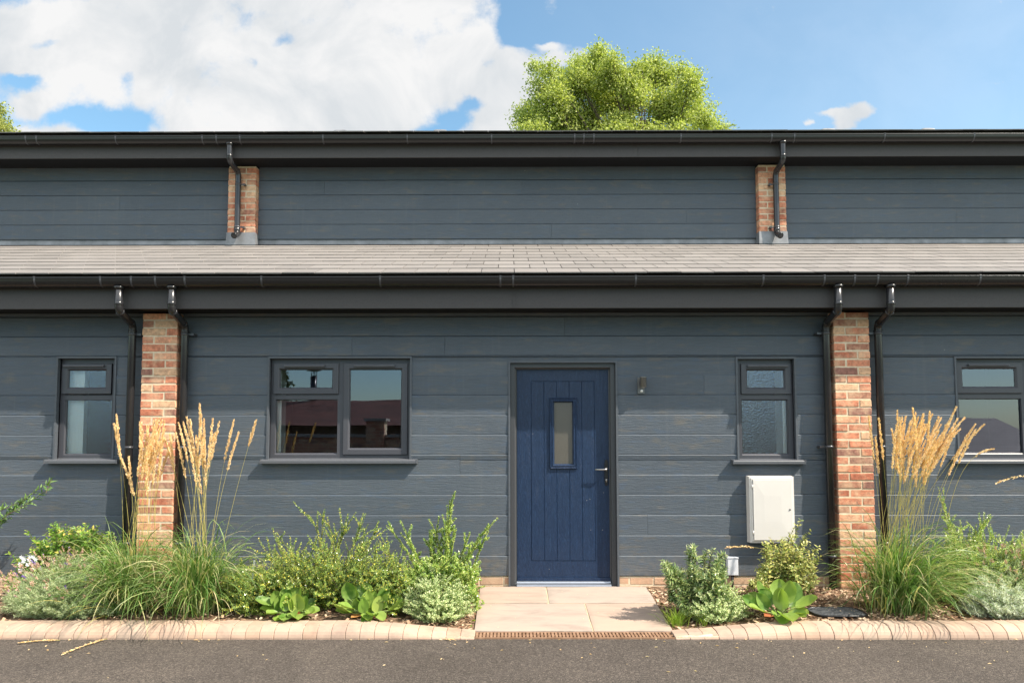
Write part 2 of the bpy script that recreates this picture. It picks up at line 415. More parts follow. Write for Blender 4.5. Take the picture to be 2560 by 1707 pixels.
M['petal'] = leaf_mat('white_petal', [(0, (.66, .68, .74)), (1, (.82, .82, .84))], .6, .2, .25)
M['hypericum'] = leaf_mat('bright_oval_leaf', [(0, (0.093, 0.202, 0.028)), (.5, (0.200, 0.337, 0.048)), (.85, (0.340, 0.450, 0.076)), (1, (0.649, 0.517, 0.133))], .42, .45, .35)
M['vineleaf'] = leaf_mat('pointed_leaf', [(0, (.10, .19, .05)), (1, (.20, .31, .10))], .45, .4, .3)
M['hebe'] = leaf_mat('dark_narrow_leaf', [(0, (0.097, 0.170, 0.056)), (.6, (0.214, 0.290, 0.103)), (1, (0.471, 0.494, 0.194))], .3, .6, .22)
M['varieg'] = leaf_mat('variegated_leaf', [(0, (0.132, 0.228, 0.048)), (.45, (0.240, 0.324, 0.072)), (.8, (0.552, 0.528, 0.156)), (1, (0.720, 0.660, 0.264))], .35, .5, .3, (60, (.62, .56, .22), .75))
M['bergenia'] = leaf_mat('large_round_leaf', [(0, (0.085, 0.184, 0.027)), (.3, (0.162, 0.276, 0.045)), (.6, (0.247, 0.359, 0.063)), (.85, (0.361, 0.423, 0.090)), (1, (0.513, 0.442, 0.135))], .42, .4, .30, (9, (.30, .40, .10), .55))
M['deadleaf'] = leaf_mat('withered_leaf', [(0, (.16, .06, .03)), (.5, (.40, .13, .05)), (1, (.55, .32, .10))], .7, .2, .2)
M['blade'] = leaf_mat('grass_blade', [(0, (.07, .16, .03)), (.35, (.14, .25, .06)), (.68, (.26, .36, .12)), (.84, (.48, .48, .23)), (1, (.70, .59, .34))], .42, .45, .35)
M['plume'] = leaf_mat('seed_plume', [(0, (.68, .45, .24)), (.5, (.88, .65, .38)), (1, (.95, .78, .52))], .75, .2, .35)
M['straw'] = leaf_mat('straw_stem', [(0, (0.312, 0.330, 0.080)), (1, (0.624, 0.484, 0.160))], .6, .3, .2)
M['tuft'] = leaf_mat('lime_blade', [(0, (.16, .30, .03)), (1, (.36, .46, .08))], .45, .4, .4)
M['redtile'] = None
rt = NT('red_roof_tile'); rr = rt.rand(); v = rt.coord(); rt.base(rt.mix(1.0, rt.ramp(rr, [(0, (.075, .030, .022)), (1, (.125, .048, .035))]), rt.ramp(rt.noise(v, 3, 5, .6), [(.3, (.75, .75, .75)), (.7, (1.2, 1.15, 1.1))]), 'MULTIPLY')); rt.rough(.8)
M['redtile'] = rt.m
M['greytile'] = slate_mat((.07, .065, .06), (.13, .12, .11))
M['copingstone'] = plain('coping_stone', (.36, .33, .29), .8, .2, 0, .2, 12)
M['housebrick'] = plain('house_brick', (.10, .05, .035), .9, .1, 0, .3, 12)
M['render'] = plain('cream_render', (.5, .46, .38), .9, .1, 0, .1, 5)

# ---------------------------------------------------------------- mesh helpers


class MB:
    def __init__(s): s.v = []; s.f = []; s.m = []; s.cur = 0; s.smooth = []; s.sm = False

    def add(s, verts, faces):
        o = len(s.v)
        s.v.extend(tuple(map(float, p)) for p in verts)
        s.f.extend(tuple(i + o for i in f) for f in faces)
        s.m.extend([s.cur] * len(faces)); s.smooth.extend([s.sm] * len(faces))

    def box(s, x0, x1, y0, y1, z0, z1):
        s.add([(x0, y0, z0), (x1, y0, z0), (x1, y1, z0), (x0, y1, z0), (x0, y0, z1), (x1, y0, z1), (x1, y1, z1), (x0, y1, z1)],
              [(0, 3, 2, 1), (4, 5, 6, 7), (0, 1, 5, 4), (1, 2, 6, 5), (2, 3, 7, 6), (3, 0, 4, 7)])

    def prism(s, prof, x0, x1, caps=True):
        """profile of (y,z) points, anticlockwise seen from +x, extruded along x"""
        n = len(prof)
        vs = [(x0, y, z) for y, z in prof] + [(x1, y, z) for y, z in prof]
        fs = [(i, (i + 1) % n, n + (i + 1) % n, n + i) for i in range(n)]
        fs = [f[::-1] for f in fs]
        if caps: fs += [tuple(range(n)), tuple(range(2 * n - 1, n - 1, -1))]
        s.add(vs, fs)

    def ring(s, x0, x1, z0, z1, prof):
        """mitred rectangular frame; prof = (inset, y) from the outside inwards"""
        vs = []; fs = []
        for t, y in prof:
            vs += [(x0 + t, y, z0 + t), (x1 - t, y, z0 + t), (x1 - t, y, z1 - t), (x0 + t, y, z1 - t)]
        for k in range(len(prof) - 1):
            a, b = 4 * k, 4 * k + 4
            for i in range(4):
                j = (i + 1) % 4; fs.append((a + i, a + j, b + j, b + i))
        s.add(vs, fs)

    def tube(s, pts, rad, n=10, cap=True):
        pts = [Vector(p) for p in pts]
        if not hasattr(rad, '__len__'): rad = [rad] * len(pts)
        vs = []; prev = None
        for i, p in enumerate(pts):
            a = pts[max(i - 1, 0)]; b = pts[min(i + 1, len(pts) - 1)]
            t = (b - a).normalized()
            if prev is None:
                u = t.cross(Vector((0, 1, 0)))
                if u.length < .1: u = t.cross(Vector((1, 0, 0)))
            else: u = prev - t * prev.dot(t)
            u.normalize(); prev = u; w_ = t.cross(u)
            for k in range(n):
                an = 2 * math.pi * k / n
                vs.append(p + (u * math.cos(an) + w_ * math.sin(an)) * rad[i])
        fs = []
        for i in range(len(pts) - 1):
            for k in range(n):
                l = (k + 1) % n; fs.append((i * n + k, i * n + l, (i + 1) * n + l, (i + 1) * n + k))
        if cap: fs += [tuple(range(n - 1, -1, -1)), tuple(range((len(pts) - 1) * n, len(pts) * n))]
        s.add(vs, fs)

    def build(s, name, mats, parent=None, loc=None):
        me = bpy.data.meshes.new(name)
        off = Vector((0, 0, 0))
        if parent is not None:
            off = wloc(parent)
        elif loc is not None: off = Vector(loc)
        a = np.array(s.v, dtype=np.float64) - np.array(off)
        me.from_pydata(a.tolist(), [], s.f)
        mats = mats if isinstance(mats, (list, tuple)) else [mats]
        for mm in mats: me.materials.append(mm)
        if len(mats) > 1: me.polygons.foreach_set('material_index', s.m)
        if any(s.smooth): me.polygons.foreach_set('use_smooth', s.smooth)
        me.update()
        o = bpy.data.objects.new(name, me); COL.objects.link(o)
        if parent is not None: o.parent = parent
        elif loc is not None: o.location = loc
        return o


def wloc(o):
    l = Vector((0, 0, 0))
    while o is not None: l += Vector(o.location); o = o.parent
    return l


def tag(o, label, cat, group=None, kind=None):
    o['label'] = label; o['category'] = cat
    if group: o['group'] = group
    if kind: o['kind'] = kind
    return o


def thing(name, loc, label, cat, group=None):
    o = bpy.data.objects.new(name, None); o.empty_display_size = .1; COL.objects.link(o); o.location = loc
    return tag(o, label, cat, group)


def struct(o): o['kind'] = 'structure'; return o


# ---------------------------------------------------------------- ground, road, path, kerbs
b = MB(); b.add([(-400, -400, -.19), (400, -400, -.19), (400, 400, -.19), (-400, 400, -.19)], [(0, 1, 2, 3)])
struct(b.build('ground', M['ground']))
ROAD_Z = -.108
b = MB(); b.add([(-40, -9.0, ROAD_Z), (40, -9.0, ROAD_Z), (40, -1.235, ROAD_Z), (-40, -1.235, ROAD_Z)], [(0, 1, 2, 3)])
struct(b.build('road', M['asphalt']))

KF, KB = -1.25, -1.06       # kerb front and back
XL0, XL1 = PX(912, 1595, KF), PX(1186, 1595, KF)
XR0, XR1 = PX(1690, 1595, KF), PX(2003, 1595, KF)
KT, KD = -.016, -.090


def ktop(x):
    if x <= XL0 or x >= XR1: return KT
    if x < XL1: return KT + (KD - KT) * (x - XL0) / (XL1 - XL0)
    if x > XR0: return KD + (KT - KD) * (x - XR0) / (XR1 - XR0)
    return KD


def bed(x, y):
    t = min(max(-y / 1.06, 0), 1)
    return .010 + t * (ktop(x) - .022)


def kerb_run(xa, xb):
    b = MB(); n = max(1, round((xb - xa) / .108)); st = (xb - xa) / n
    for i in range(n):
        x0 = xa + i * st + .0016; x1 = xa + (i + 1) * st - .0016
        j = random.uniform(-.0025, .0025); vs = []
        for x, xo in ((x0, -1), (x0 + .003, 0), (x1 - .003, 0), (x1, 1)):
            t = ktop(x) + j; sh = .0025 if xo else 0; h = t - ROAD_Z
            prof = [(KB, -.24), (KB, t - .004 - sh), (KB - .004, t - sh), (-1.165 - j, t - sh), (-1.192 - j, t - .003 - min(.006, h * .08) - sh), (-1.215 - j, t - .004 - min(.020, h * .22) - sh), (-1.234 - j + sh, t - h * .42), (-1.245 - j + sh, t - h * .65), (KF - j + sh, t - h * .85), (KF - j + sh, -.24)]
            vs += [(x, y, z) for y, z in prof]
        m_ = 10; fs = []
        for k in range(3):
            for q in range(m_):
                r_ = (q + 1) % m_; fs.append((k * m_ + q, (k + 1) * m_ + q, (k + 1) * m_ + r_, k * m_ + r_))
        fs += [tuple(range(m_)), tuple(range(4 * m_ - 1, 3 * m_ - 1, -1))]
        b.add(vs, fs)
    b.cur = 1
    st = (xb - xa) / 40
    for i in range(40):      # mortar bed below the joints
        x = xa + i * st
        t0, t1 = ktop(x) - .012, ktop(x + st) - .012
        b.add([(x, KB - .01, t0), (x + st, KB - .01, t1), (x + st, -1.19, t1), (x, -1.19, t0), (x, KF + .012, ROAD_Z + .02), (x + st, KF + .012, ROAD_Z + .02), (x, KF + .012, -.24), (x + st, KF + .012, -.24)],
              [(3, 2, 1, 0), (4, 5, 2, 3), (6, 7, 5, 4)])
    return struct(b.build('kerb', [M['kerb'], M['mortar']]))


kerb_run(-7.6, XL1)
kerb_run(XR0, 7.6)

# planting beds (soil) with bumps
def bed_mesh(xa, xb):
    b = MB(); nx = int((xb - xa) / .05); ny = 22; vs = []; fs = []
    for i in range(nx + 1):
        for j in range(ny + 1):
            x = xa + (xb - xa) * i / nx; y = .03 - (1.065 + .03) * j / ny
            z = bed(x, y) + random.uniform(-.008, .008) - .006
            vs.append((x, y, z))
    for i in range(nx):
        for j in range(ny):
            a = i * (ny + 1) + j; fs.append((a, a + 1, a + ny + 2, a + ny + 1))
    b.sm = True; b.add(vs, fs); return struct(b.build('soil', M['soil']))


PL, PR = PX(1201, 1463, 0), PX(1615, 1463, 0)
bed_mesh(-7.6, PL + .0)
bed_mesh(PR - .0, 7.6)
# bark mulch
b = MB()
for i in range(15000):
    if random.random() < .5: x = random.uniform(-7, PL - .01)
    else: x = random.uniform(PR + .01, 7)
    y = -random.uniform(.01, 1.05)
    z = bed(x, y) + random.uniform(.0, .010)
    if PR < x < PR + .5 or PL - .35 < x < PL or 1.9 < x < 3.6 or random.random() < .55:
        l = random.uniform(.007, .026); wd = l * random.uniform(.25, .6); a = random.uniform(0, 6.28); t1 = random.uniform(-.5, .5); t2 = random.uniform(-.5, .5)
        dx = Vector((math.cos(a), math.sin(a), t1)) * l; dy = Vector((-math.sin(a), math.cos(a), t2)) * wd; c = Vector((x, y, z))
        b.add([c - dx - dy * .6, c - dx * .8 + dy, c + dx + dy * .7, c + dx * .9 - dy], [(0, 3, 2, 1)])
o = b.build('bark_mulch', M['chip']); tag(o, 'pale brown bark chips covering the soil of both planting beds', 'mulch', None, 'stuff')

# paved path, falling to the road
def pz(y): return .014 + (KD - .010) * (-y / 1.06)
b = MB()
yj = P(1400, 1508, -.05).y
ymid = -.455
xj1 = PX(1368, 1480, -.2); xj2 = PX(1463, 1515, -.5)
G = .006
slabs = [(PL, xj1 - G, .0, ymid + G), (xj1 + G, PR, .0, ymid + G), (PL, xj2 - G, ymid - G, -1.085), (xj2 + G, PR, ymid - G, -1.085)]
for (x0, x1, y0, y1) in slabs:
    nx, ny = 30, 14; vs = []; fs = []
    for i in range(nx + 1):
        for j in range(ny + 1):
            x = x0 + (x1 - x0) * i / nx; y = y0 + (y1 - y0) * j / ny
            e = .004 if i in (0, nx) or j in (0, ny) else 0
            vs.append((x, y, pz(y) - e + .0018 * math.sin(x * 9 + y * 13) + random.uniform(-.0006, .0006)))
    for i in range(nx):
        for j in range(ny):
            a = i * (ny + 1) + j; fs.append((a, a + 1, a + ny + 2, a + ny + 1))
    b.sm = True; b.add(vs, fs)
    b.sm = False
    for (xa, xb, ya, yb) in ((x0, x1, y1, y1), (x0, x0, y0, y1), (x1, x1, y0, y1)):
        b.add([(xa, ya, pz(ya) - .004), (xb, yb, pz(yb) - .004), (xb, yb, pz(yb) - .05), (xa, ya, pz(ya) - .05)], [(0, 1, 2, 3)])
b.cur = 1
b.add([(PL + .002, 0, .006), (PR - .002, 0, .006), (PR - .002, -1.083, pz(-1.083) - .008), (PL + .002, -1.083, pz(-1.083) - .008)], [(3, 2, 1, 0)])
struct(b.build('path', [M['stone'], M['pointing']]))

# drainage channel
t = thing('drain_channel', (PX(1440, 1590, -1.15), -1.165, -.15), 'rusty slotted drain channel running along the front of the stone path', 'drain')
DX0, DX1 = XL1 + .003, XR0 - .003
b = MB(); zt = KD - .006
b.box(DX0, DX1, -1.238, -1.226, -.24, zt - .001); b.box(DX0, DX1, -1.10, -1.088, -.24, zt - .001)
b.build('frame', M['rust'], t)
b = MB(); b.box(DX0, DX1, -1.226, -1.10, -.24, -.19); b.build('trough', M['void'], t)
b = MB(); x = DX0 + .004
while x < DX1 - .02:
    b.box(x, x + .017, -1.2255, -1.1005, zt - .018, zt)
    x += .0275
b.box(DX0, DX1, -1.168, -1.158, zt - .02, zt - .002)
b.build('grating', M['rust'], t)

# ---------------------------------------------------------------- building
H = thing('terraced_house', (0, 0.2, 0), 'dark grey boarded house with two lean-to storeys, brick pillars and a blue front door', 'house')
Z0 = PZ(1275, 1439, 0)
ZS = PZ(1275, 771, -.32)              # fascia bottom / soffit height
BH = .1868

# pillars in photo pixels: front-left, front-right
PIL = [(352.5, 440.0), (2087.5, 2177.0)]
PLX = [(PX(a, 951, -.11), PX(c, 951, -.11)) for a, c in PIL]


def opening(a, c, t_, bt): return [PX(a, (t_ + bt) / 2, 0), PX(c, (t_ + bt) / 2, 0), PZ((a + c) / 2, bt, 0), PZ((a + c) / 2, t_, 0)]
OW1 = opening(142, 284, 896, 1149)
OW2 = opening(672.6, 1024.6, 896, 1149)
OW3 = opening(1845.6, 1987.5, 897, 1150)
OW4 = opening(2394, 2400, 896, 1149); OW4[1] = OW4[0] + (OW2[1] - OW2[0])
OD = opening(1276, 1541, 906.8, 1461); OD[2] = -.02
OPEN = [OW1, OW2, OW3, OW4, OD]


def subtract(rects, o):
    out = []
    for (x0, x1, z0, z1) in rects:
        a, c, d, e = o
        if c <= x0 or a >= x1 or e <= z0 or d >= z1: out.append((x0, x1, z0, z1)); continue
        if z0 < d: out.append((x0, x1, z0, d))
        if z1 > e: out.append((x0, x1, e, z1))
        zz0, zz1 = max(z0, d), min(z1, e)
        if x0 < a: out.append((x0, a, zz0, zz1))
        if x1 > c: out.append((c, x1, zz0, zz1))
    return [r for r in out if r[1] - r[0] > .004 and r[3] - r[2] > .004]


def boards(xa, xb, z0, ztop, Y, opens, joints):
    b = MB(); k = 0; z = z0
    while z < ztop - .01:
        z1 = min(z + BH, ztop)
        xs = [xa] + [j for (kk, j) in joints if kk == k and xa < j < xb] + [xb]
        for i in range(len(xs) - 1):
            rects = [(xs[i] + (.001 if i else 0), xs[i + 1] - (.001 if i < len(xs) - 2 else 0), z, z1)]
            for o in opens: rects = subtract(rects, [o[0] - .012, o[1] + .012, o[2], o[3] + .012])
            for (x0, x1, c, d) in rects:
                full = abs(d - z1) < 1e-6
                e = random.uniform(0, .0008)
                if full: prof = [(Y + .03, c), (Y + .016, c), (Y + .016, c + .0042), (Y + .0035, c + .0042), (Y - .004 - e, d - .0075), (Y + .0035, d), (Y + .03, d)]
                else: prof = [(Y + .03, c), (Y + .0035, c), (Y - .001 - e, d), (Y + .03, d)]
                b.prism(prof, x0, x1)
        z = z1; k += 1
    return b


XE = 6.9
bays = [(-XE, PLX[0][0] - .002), (PLX[0][1] + .002, PLX[1][0] - .002), (PLX[1][1] + .002, XE)]
ZT = ZS + .02
jl = [(12, PX(1411, 820, 0)), (11, PX(880, 870, 0)), (11, PX(1112, 870, 0)), (9, PX(1760, 960, 0)), (5, PX(1150, 1170, 0)), (3, PX(540, 1260, 0)), (2, PX(1620, 1360, 0))]
for i, (xa, xb) in enumerate(bays):
    boards(xa, xb, Z0, ZT, 0.0, OPEN, jl).build('cladding', M['board'], H)

# masonry behind the boards with the reveals of the openings
def wall_with_holes(xa, xb, za, zb, y0, y1, holes):
    b = MB()
    xs = sorted({xa, xb} | {v for h in holes for v in h[:2]}); zs = sorted({za, zb} | {max(za, v) for h in holes for v in h[2:]})
    def solid(i, j):
        if not (0 <= i < len(xs) - 1 and 0 <= j < len(zs) - 1): return False
        cx, cz = (xs[i] + xs[i + 1]) / 2, (zs[j] + zs[j + 1]) / 2
        return not any(h[0] < cx < h[1] and h[2] < cz < h[3] for h in holes)
    for i in range(len(xs) - 1):
        for j in range(len(zs) - 1):
            if not solid(i, j): continue
            x0, x1, z0, z1 = xs[i], xs[i + 1], zs[j], zs[j + 1]
            b.add([(x0, y0, z0), (x1, y0, z0), (x1, y0, z1), (x0, y0, z1)], [(0, 1, 2, 3)])
            b.add([(x0, y1, z0), (x1, y1, z0), (x1, y1, z1), (x0, y1, z1)], [(3, 2, 1, 0)])
            if not solid(i - 1, j): b.add([(x0, y0, z0), (x0, y1, z0), (x0, y1, z1), (x0, y0, z1)], [(3, 2, 1, 0)])
            if not solid(i + 1, j): b.add([(x1, y0, z0), (x1, y1, z0), (x1, y1, z1), (x1, y0, z1)], [(0, 1, 2, 3)])
            if not solid(i, j - 1): b.add([(x0, y0, z0), (x1, y0, z0), (x1, y1, z0), (x0, y1, z0)], [(3, 2, 1, 0)])
            if not solid(i, j + 1): b.add([(x0, y0, z1), (x1, y0, z1), (x1, y1, z1), (x0, y1, z1)], [(0, 1, 2, 3)])
    return b


wall_with_holes(-XE, XE, -.1, ZT + .05, .032, .50, OPEN).build('wall', M['plaster'], H)
# rooms behind the windows
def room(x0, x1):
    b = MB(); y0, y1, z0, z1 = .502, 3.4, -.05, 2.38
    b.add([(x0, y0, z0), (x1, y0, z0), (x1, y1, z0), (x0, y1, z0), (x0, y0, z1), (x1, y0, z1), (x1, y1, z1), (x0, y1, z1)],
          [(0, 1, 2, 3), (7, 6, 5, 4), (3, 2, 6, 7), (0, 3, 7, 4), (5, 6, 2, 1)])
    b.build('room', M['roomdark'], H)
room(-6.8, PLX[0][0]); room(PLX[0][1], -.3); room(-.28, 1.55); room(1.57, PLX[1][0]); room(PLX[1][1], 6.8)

# brick plinth under the boards
def brickwork(b, x0, x1, y0, z0, z1, faces='f', course=.075, bl=.213, jo=.0125, phase=0, depth=.10):
    """real bricks: one island each; front face at y0, bricks run back by depth"""
    k = 0; z = z0
    while z < z1 - .02:
        zt_ = min(z + course - jo, z1)
        seq = []; x = x0; first = (k + phase) % 2
        while x < x1 - .01:
            L = (.1025 if first and x == x0 else bl)
            e = min(x + L, x1)
            if x1 - e < .04: e = x1
            seq.append((x, e)); x = e + jo
        for (a, e) in seq:
            dy = random.uniform(-.0035, .003); q = lambda: random.uniform(-.0022, .0022)
            zz0, zz1 = z + q(), zt_ + q(); yy = y0 + dy
            c = .004
            vs = [(a + q(), yy + c, zz0), (e + q(), yy + c, zz0 + q()), (e + q(), yy + c, zz1), (a + q(), yy + c, zz1 + q()),
                  (a + c, yy, zz0 + c), (e - c, yy, zz0 + c), (e - c, yy, zz1 - c), (a + c, yy, zz1 - c),
                  (a, yy + depth, zz0), (e, yy + depth, zz0), (e, yy + depth, zz1), (a, yy + depth, zz1)]
            b.add(vs, [(4, 5, 6, 7), (0, 1, 5, 4), (1, 2, 6, 5), (2, 3, 7, 6), (3, 0, 4, 7), (8, 9, 1, 0), (9, 10, 2, 1), (10, 11, 3, 2), (11, 8, 0, 3)])
        z += course; k += 1


def brick_block(name, x0, x1, yf, yb, z0, z1, parent, phase=0, mat='brick'):
    b = MB(); brickwork(b, x0, x1, yf, z0, z1, phase=phase, depth=min(.1025, yb - yf))
    b.cur = 1; b.box(x0 + .006, x1 - .006, yf + .0035, yb, z0 - .005, z1 - .004)
    return b.build(name, [M[mat], M['mortar']], parent)


for xa, xb in ((-XE, PLX[0][0] - .01), (PLX[0][1] + .01, OD[0] - .004), (OD[1] + .004, PLX[1][0] - .01), (PLX[1][1] + .01, XE)):
    brick_block('plinth', xa, xb, .012, .031, Z0 - .155, Z0 - .004, H, 0, 'palebrick')
for i, (xa, xb) in enumerate(PLX):
    brick_block('brick_pillar', xa, xb, -.11, .03, -.055, ZS - .004, H, i)

# ---- upper storey
YU = 2.0
zeu_top = PZ(1275, 336, YU - .385) + .12
ZU0 = PZ(1275, 597, YU); ZUS = PZ(1275, 394, YU - .34)
PUX = [(PX(570, 500, YU - .1), PX(639, 500, YU - .1)), (PX(1897, 500, YU - .1), PX(1965, 500, YU - .1))]
UXE = 8.6
ub = [(-UXE, PUX[0][0] - .002), (PUX[0][1] + .002, PUX[1][0] - .002), (PUX[1][1] + .002, UXE)]
ju = [(0, PX(1379, 570, YU)), (1, PX(1717, 535, YU)), (1, PX(2390, 535, YU)), (3, PX(811, 490, YU)), (2, PX(300, 500, YU)), (3, PX(1303, 460, YU))]
for xa, xb in ub:
    boards(xa, xb, ZU0, ZUS + .02, YU, [], ju).build('cladding', M['board'], H)
b = MB(); b.box(-UXE, UXE, YU + .032, YU + .2, 2.4, zeu_top); b.build('wall', M['roomdark'], H)
zlead = PZ(1275, 580, YU - .1)
for i, (xa, xb) in enumerate(PUX):
    brick_block('brick_pillar', xa, xb, YU - .10, YU + .03, zlead, ZUS - .004, H, i)
    b = MB(); z1 = zlead - .001; z0 = PZ(1275, 615, YU - .11)
    vs = [(xa - .012, YU - .118, z0), (xb + .012, YU - .118, z0), (xb + .006, YU - .108, z1), (xa - .006, YU - .108, z1), (xa - .012, YU + .0, z0), (xb + .012, YU, z0), (xb + .006, YU, z1), (xa - .006, YU, z1)]
    b.add(vs, [(0, 1, 2, 3), (4, 0, 3, 7), (1, 5, 6, 2), (3, 2, 6, 7)]); b.build('lead_apron', M['lead'], H)

# lower roof of slates
def slates(xa, xb, ye, ze, yt, zt_, name, mat, w_=.30, gauge=None, n=None, thick=.011):
    L = math.hypot(yt - ye, zt_ - ze); n = n or 9; g = L / n
    d = Vector((0, (yt - ye) / L, (zt_ - ze) / L)); nn = Vector((0, -d.z, d.y))
    b = MB(); b.cur = 0
    for k in range(n):
        base = Vector((0, ye, ze)) + d * (g * k)
        x = xa - (w_ / 2 if k % 2 else 0) - (0.06)
        while x < xb:
            t_ = thick + random.uniform(-.0012, .0014)
            x0, x1 = x + .0035, x + w_ - .0035
            lift = nn * (.010 + random.uniform(0, .0022)); end = d * (g + .02)
            jj = d * random.uniform(-.003, .003)
            A = base + lift + jj; B = base + end + nn * .0035
            for X, tt in (): pass
            r_ = random.uniform(-.0012, .0012) * nn
            vs = [Vector((x0, 0, 0)) + A - nn * t_, Vector((x1, 0, 0)) + A - nn * t_ + r_, Vector((x1, 0, 0)) + B - nn * t_, Vector((x0, 0, 0)) + B - nn * t_,
                  Vector((x0, 0, 0)) + A, Vector((x1, 0, 0)) + A + r_, Vector((x1, 0, 0)) + B, Vector((x0, 0, 0)) + B]
            b.add(vs, [(4, 5, 6, 7), (0, 1, 5, 4), (3, 0, 4, 7), (1, 2, 6, 5)])
            x += w_
    b.cur = 1
    u = nn * -.006
    a0 = Vector((0, ye + .01, ze)) + u; a1 = Vector((0, yt, zt_)) + u
    b.add([(xa, a0.y, a0.z), (xb, a0.y, a0.z), (xb, a1.y, a1.z), (xa, a1.y, a1.z)], [(0, 1, 2, 3)])
    return b.build(name, [mat, M['soffit']], H)


YE = -.375
ze = PZ(1275, 683, YE); yt_ = YU - .03; zt2 = PZ(1275, 612, yt_)
# the vanishing joint of the slates lies at x=1275
slates(-8.0, 8.0, YE, ze, yt_, zt2, 'roof', M['slate'])
# lead flashing between roof and boards, in lapped lengths
b = MB(); x = -8.6
while x < 8.6:
    l = 1.48; j = random.uniform(0, .004)
    f0 = .10
    s_ = (zt2 - ze) / (yt_ - YE)
    yy = yt_ - f0
    b.add([(x, yy - j, ze + s_ * (yy - YE) + .017), (x + l, yy, ze + s_ * (yy - YE) + .019), (x + l, YU + .020 - j, zt2 + .016), (x, YU + .020 - j, zt2 + .016), (x + l, YU + .028 - j, ZU0 + .03), (x, YU + .028 - j, ZU0 + .03)],
          [(0, 1, 2, 3), (3, 2, 4, 5)])
    x += l - .004
b.build('lead_flashing', M['lead'], H)

# upper roof
YEU = YU - .385
zeu = PZ(1275, 329, YEU)
slates(-9.2, 9.2, YEU, zeu, YEU + 2.6, zeu + 2.6 * .383, 'roof', M['slate'], n=10)
b = MB(); yr = YEU + 2.6; zr = zeu + 2.6 * .383
b.box(-9.2, 9.2, yr - .03, yr + .05, zr - .12, zr + .01)
b.build('ridge', M['slate'], H)
for (px, py) in ((850, 323), (1100, 324), (2072, 321), (2322, 320)):     # low roof vents near the edge
    x = PX(px, py, YEU + .3); b = MB(); b.sm = True
    y_ = YEU + .30; z_ = zeu + .110
    vs = []; n_ = 9
    for i in range(n_):
        u_ = -1 + 2 * i / (n_ - 1); h_ = .050 * math.sqrt(max(0, 1 - u_ ** 4)) + .004
        vs += [(x + u_ * .11, y_ - .02, z_ - .04), (x + u_ * .105, y_ + .01, z_ + h_), (x + u_ * .09, y_ + .30, z_ + .075)]
    fs = []
    for i in range(n_ - 1):
        a = 3 * i; fs += [(a, a + 3, a + 4, a + 1), (a + 1, a + 4, a + 5, a + 2)]
    b.add(vs, fs); b.build('roof_vent', M['lead'], H)

# fascia, soffit
def eaves(yf, zb, ztop, ywall, xa, xb, joints, rivet_px, rpy):
    b = MB(); xs = [xa] + joints + [xb]
    for i in range(len(xs) - 1):
        x0, x1 = xs[i] + (.0012 if i else 0), xs[i + 1] - .0012
        b.prism([(yf + .018, zb + .006), (yf + .004, zb), (yf, zb + .004), (yf, ztop), (yf + .018, ztop)], x0, x1)
    b.box(xa, xb, yf + .0185, yf + .024, zb + .008, ztop)
    for px in rivet_px:
        x = PX(px, rpy, yf); z = PZ(px, rpy, yf); 
        b.box(x - .003, x + .003, yf - .003, yf + .001, z - .003, z + .003)
    b.build('fascia', M['fascia'], H)
    b = MB(); b.box(xa, xb, yf + .019, ywall + .028, zb + .012, zb + .022); b.build('soffit', M['soffit'], H)


YF = -.32
riv = [55, 115, 210, 325, 470, 600, 660, 775, 887, 995, 1108, 1215, 1330, 1435, 1550, 1650, 1755, 1873, 1983, 2330, 2440, 2548]
eaves(YF, ZS, ze + .012, 0, -7.4, 7.4, [PX(1281, 740, YF), PX(1290, 740, YF)], riv, 754)
YFU = YU - .34
riv2 = [92, 175, 260, 342, 400, 470, 720, 780, 876, 962, 1046, 1103, 1303, 1375, 1440, 1510, 1700, 1810, 1898, 2062, 2140, 2238, 2325, 2410, 2495]
eaves(YFU, ZUS, zeu + .012, YU, -8.8, 8.8, [PX(1595, 380, YFU)], riv2, 380)


# gutters
GDEEP = 1.45
def gutter(yc, zc, r, xa, xb, brackets, by, lip):
    b = MB(); b.sm = True; n = 14; xs = [xa + (xb - xa) * i / 40 for i in range(41)]
    prof = []
    for i in range(n + 1):
        a = math.pi * i / n
        prof.append((yc - math.cos(a) * r, zc - math.sin(a) ** .8 * r * GDEEP))
    prof = [(yc - r + .001, zc + .006), (yc - r - .003, zc + .004), (yc - r, zc - .002)] + prof[1:-1] + [(yc + r, zc + .004)]
    m_ = len(prof)
    b.add([(x, y, z) for x in (xa, xb) for y, z in prof], [(i, i + 1, m_ + i + 1, m_ + i) for i in range(m_ - 1)])
    prof2 = [(y + (yc - y) * .05, zc + (z - zc) * .95 + .001) for y, z in prof]
    b.add([(x, y, z) for x in (xa, xb) for y, z in prof2], [(m_ + i, m_ + i + 1, i + 1, i) for i in range(m_ - 1)])
    g = b.build('gutter', M['gutter'], H)
    for px in brackets:
        wd = .016
        x = PX(px, by, yc - r); c = MB(); c.sm = False
        for k, (ra, w2) in enumerate(((1.045, wd),)):
            pts = [(yc + (y - yc) * ra, zc + .002 + (z - zc) * ra) for y, z in prof]
            pts[0] = (pts[0][0], zc + .012)
            vs = []
            for xx in (x - w2 / 2, x + w2 / 2): vs += [(xx, y, z) for y, z in pts]
            fs = [(i, i + 1, m_ + i + 1, m_ + i) for i in range(m_ - 1)]
            c.add(vs, fs)
            inn = [(yc + (y - yc) * .99, zc + (z - zc) * .99) for y, z in prof]
            for xx, fl in ((x - w2 / 2, 0), (x + w2 / 2, 1)):
                vs = [(xx, y, z) for y, z in pts] + [(xx, y, z) for y, z in inn]
                c.add(vs, [(i, i + 1, m_ + i + 1, m_ + i) for i in range(m_ - 1)])
        c.build('bracket', M['clip'], g)
    return g


